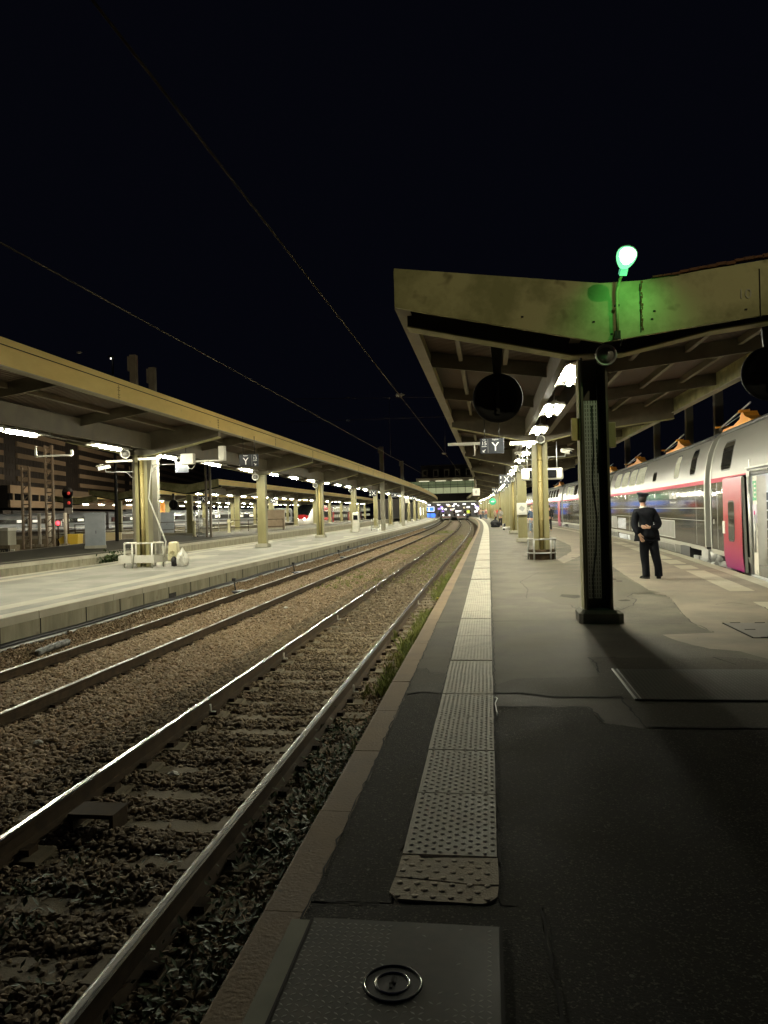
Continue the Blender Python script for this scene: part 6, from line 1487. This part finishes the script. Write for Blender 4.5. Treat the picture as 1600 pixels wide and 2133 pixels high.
# ------------------------------------------------------------------ buildings behind the yard
band_m = mat('facade_band', (.42, .33, .22), (.52, .42, .29), .8, scale=.15); dark_f = mat('facade_dark', (.03, .027, .024), (.055, .048, .04), .6, scale=.3)
def facade(label, A_, B_, z0, z1, storey, band_h, first, gaps_, depth=12, windows=True, mname=band_m):
    A_ = Vector(A_); B_ = Vector(B_); d = B_ - A_; L = d.length; rz = math.atan2(d.y, d.x)
    t = thing('office_block', label, 'building', (A_.x, A_.y, -.8), rz)
    MB().box((L / 2, depth / 2, (z0 + z1) / 2 + .8), (L, depth, z1 - z0)).build('wall', dark_f, t)
    z = first; n = 0
    while z < z1:
        xs = [0] + [q for g_ in gaps_ for q in g_] + [L]
        for xa, xb in zip(xs[::2], xs[1::2]):
            if n < 60: MB().box(((xa + xb) / 2, -.2, z + band_h / 2 + .8), (xb - xa, .5, band_h)).build('balcony_band', mname, t)
            n += 1
        if windows:
            g = MB(); x = 1.0
            while x < L: g.box((x, -.02, z + band_h + (storey - band_h) / 2 + .8), (.16, .12, storey - band_h)); x += 1.9
            g.build('window_mullions', mat('mullion_grey', (.12, .105, .085), rough=.6), t)['kind'] = 'stuff'
        z += storey
    return t
facade('tall apartment slab with stacked beige balcony bands behind the yard', (-117.5, 156, 0), (-176, 450, 0), 0, 34, 3.05, 1.25, 6.2, ((16, 24), (58, 70), (120, 128)))
facade('low beige office building with a strip of dark windows below the tall slab', (-92.7, 133.4, 0), (-121.8, 265.6, 0), 4.4, 8.8, 10, 1.4, 4.5, ((.0, .01),), windows=False)
t = bpy.data.objects['office_block.001']
L_ = math.hypot(29.1, 132.2); g = MB()
MB().box((L_ / 2, -.25, 8.05 + .8), (L_, .5, 1.6)).build('upper_band', band_m, t); MB().box((L_ / 2, -.05, 6.6 + .8), (L_, .2, 1.3)).build('window_strip', glass_dark, t)
for k in range(30): MB().box((2 + k * 4.4, -.2, 6.6 + .8), (.5, .3, 1.3)).build('pier', band_m, t)
g = MB(); g.box((L_ / 2, 6, 2.4), (L_, 10, 4.6)); g.build('undercroft', dark_f, t)
t = thing('orange_tank', 'round-topped orange tank wagon seen under the third canopy lamps', 'tank', (-48.5, 104, .9), R_(10)); t.scale = (.8, .8, .8); MB().lathe([(0, 0), (1.3, .1), (1.55, .6), (1.55, 2.6), (1.3, 3.4), (.7, 3.9), (0, 4.05)], (0, 0, .8), n=20).build('tank_body', orange_m, t); MB().box((0, 0, .6), (3, 2.4, .4)).build('underframe', rail_side, t)

# street lamps: one in the yard, two more added to light the apartment slab
def street_lamp(x, y, h, energy, label, vis=True):
    t = thing('street_lamp', label, 'lamp', (x, y, -.7)); MB().tube([(0, 0, 0), (0, 0, h), (.25, -.1, h + .5), (1.2, -.5, h + .7)], [.10, .07, .06, .05], 8).build('pole', galv, t)
    MB().box((1.5, -.62, h + .68), (.8, .3, .16), rz=-.4).build('head', grey_metal, t); MB().box((1.5, -.62, h + .585), (.55, .22, .03), rz=-.4).build('lens', emitm('street_lamp_glow', (1, .93, .78), 25), t)
    ld = bpy.data.lights.new('bulb', 'POINT'); ld.energy = energy; ld.color = (1, .78, .52); ld.shadow_soft_size = .3; o = bpy.data.objects.new('bulb', ld); COL.objects.link(o); o.parent = t; o.location = (1.5, -.62, h + .3)
street_lamp(-72, 152, 9, 9000, 'added street lamp lighting the front of the tall apartment slab'); street_lamp(-52.1, 103.8, 6.0, 3500, 'small bright street lamp above the grey train')
street_lamp(-95, 230, 10, 12000, 'added far street lamp lighting the end of the apartment slab')
# tall yard lamp whose small head glints above the left canopy; it lights the yard beyond
t = thing('yard_lamp', 'tiny glinting lamp head on a tall mast above the left canopy', 'lamp', (-26.6, 50.5, -.7)); MB().tube([(0, 0, 0), (0, 0, 14.0)], [.14, .07], 8).build('mast', beam_dark, t); MB().box((-.15, .1, 14.0), (.35, .25, .22)).build('lamp_head', beam_dark, t)
MB().lathe([(0, 0), (.05, .01), (.05, .03), (0, .04)], (-.1, -.06, 13.88), axis='Y', n=8).build('glint', emitm('glint', (1, .95, .85), 6), t)
ld = bpy.data.lights.new('yard_bulb', 'SPOT'); ld.energy = 5200; ld.color = (1, .80, .55); ld.spot_size = R_(75); ld.spot_blend = .6; ld.shadow_soft_size = .2
o = bpy.data.objects.new('yard_bulb', ld); COL.objects.link(o); o.parent = t; o.location = (-.3, .3, 13.8); o.rotation_euler = (Vector((-37, 57, 0)) - Vector((-27, 51, 13.2))).to_track_quat('-Z', 'Y').to_euler()
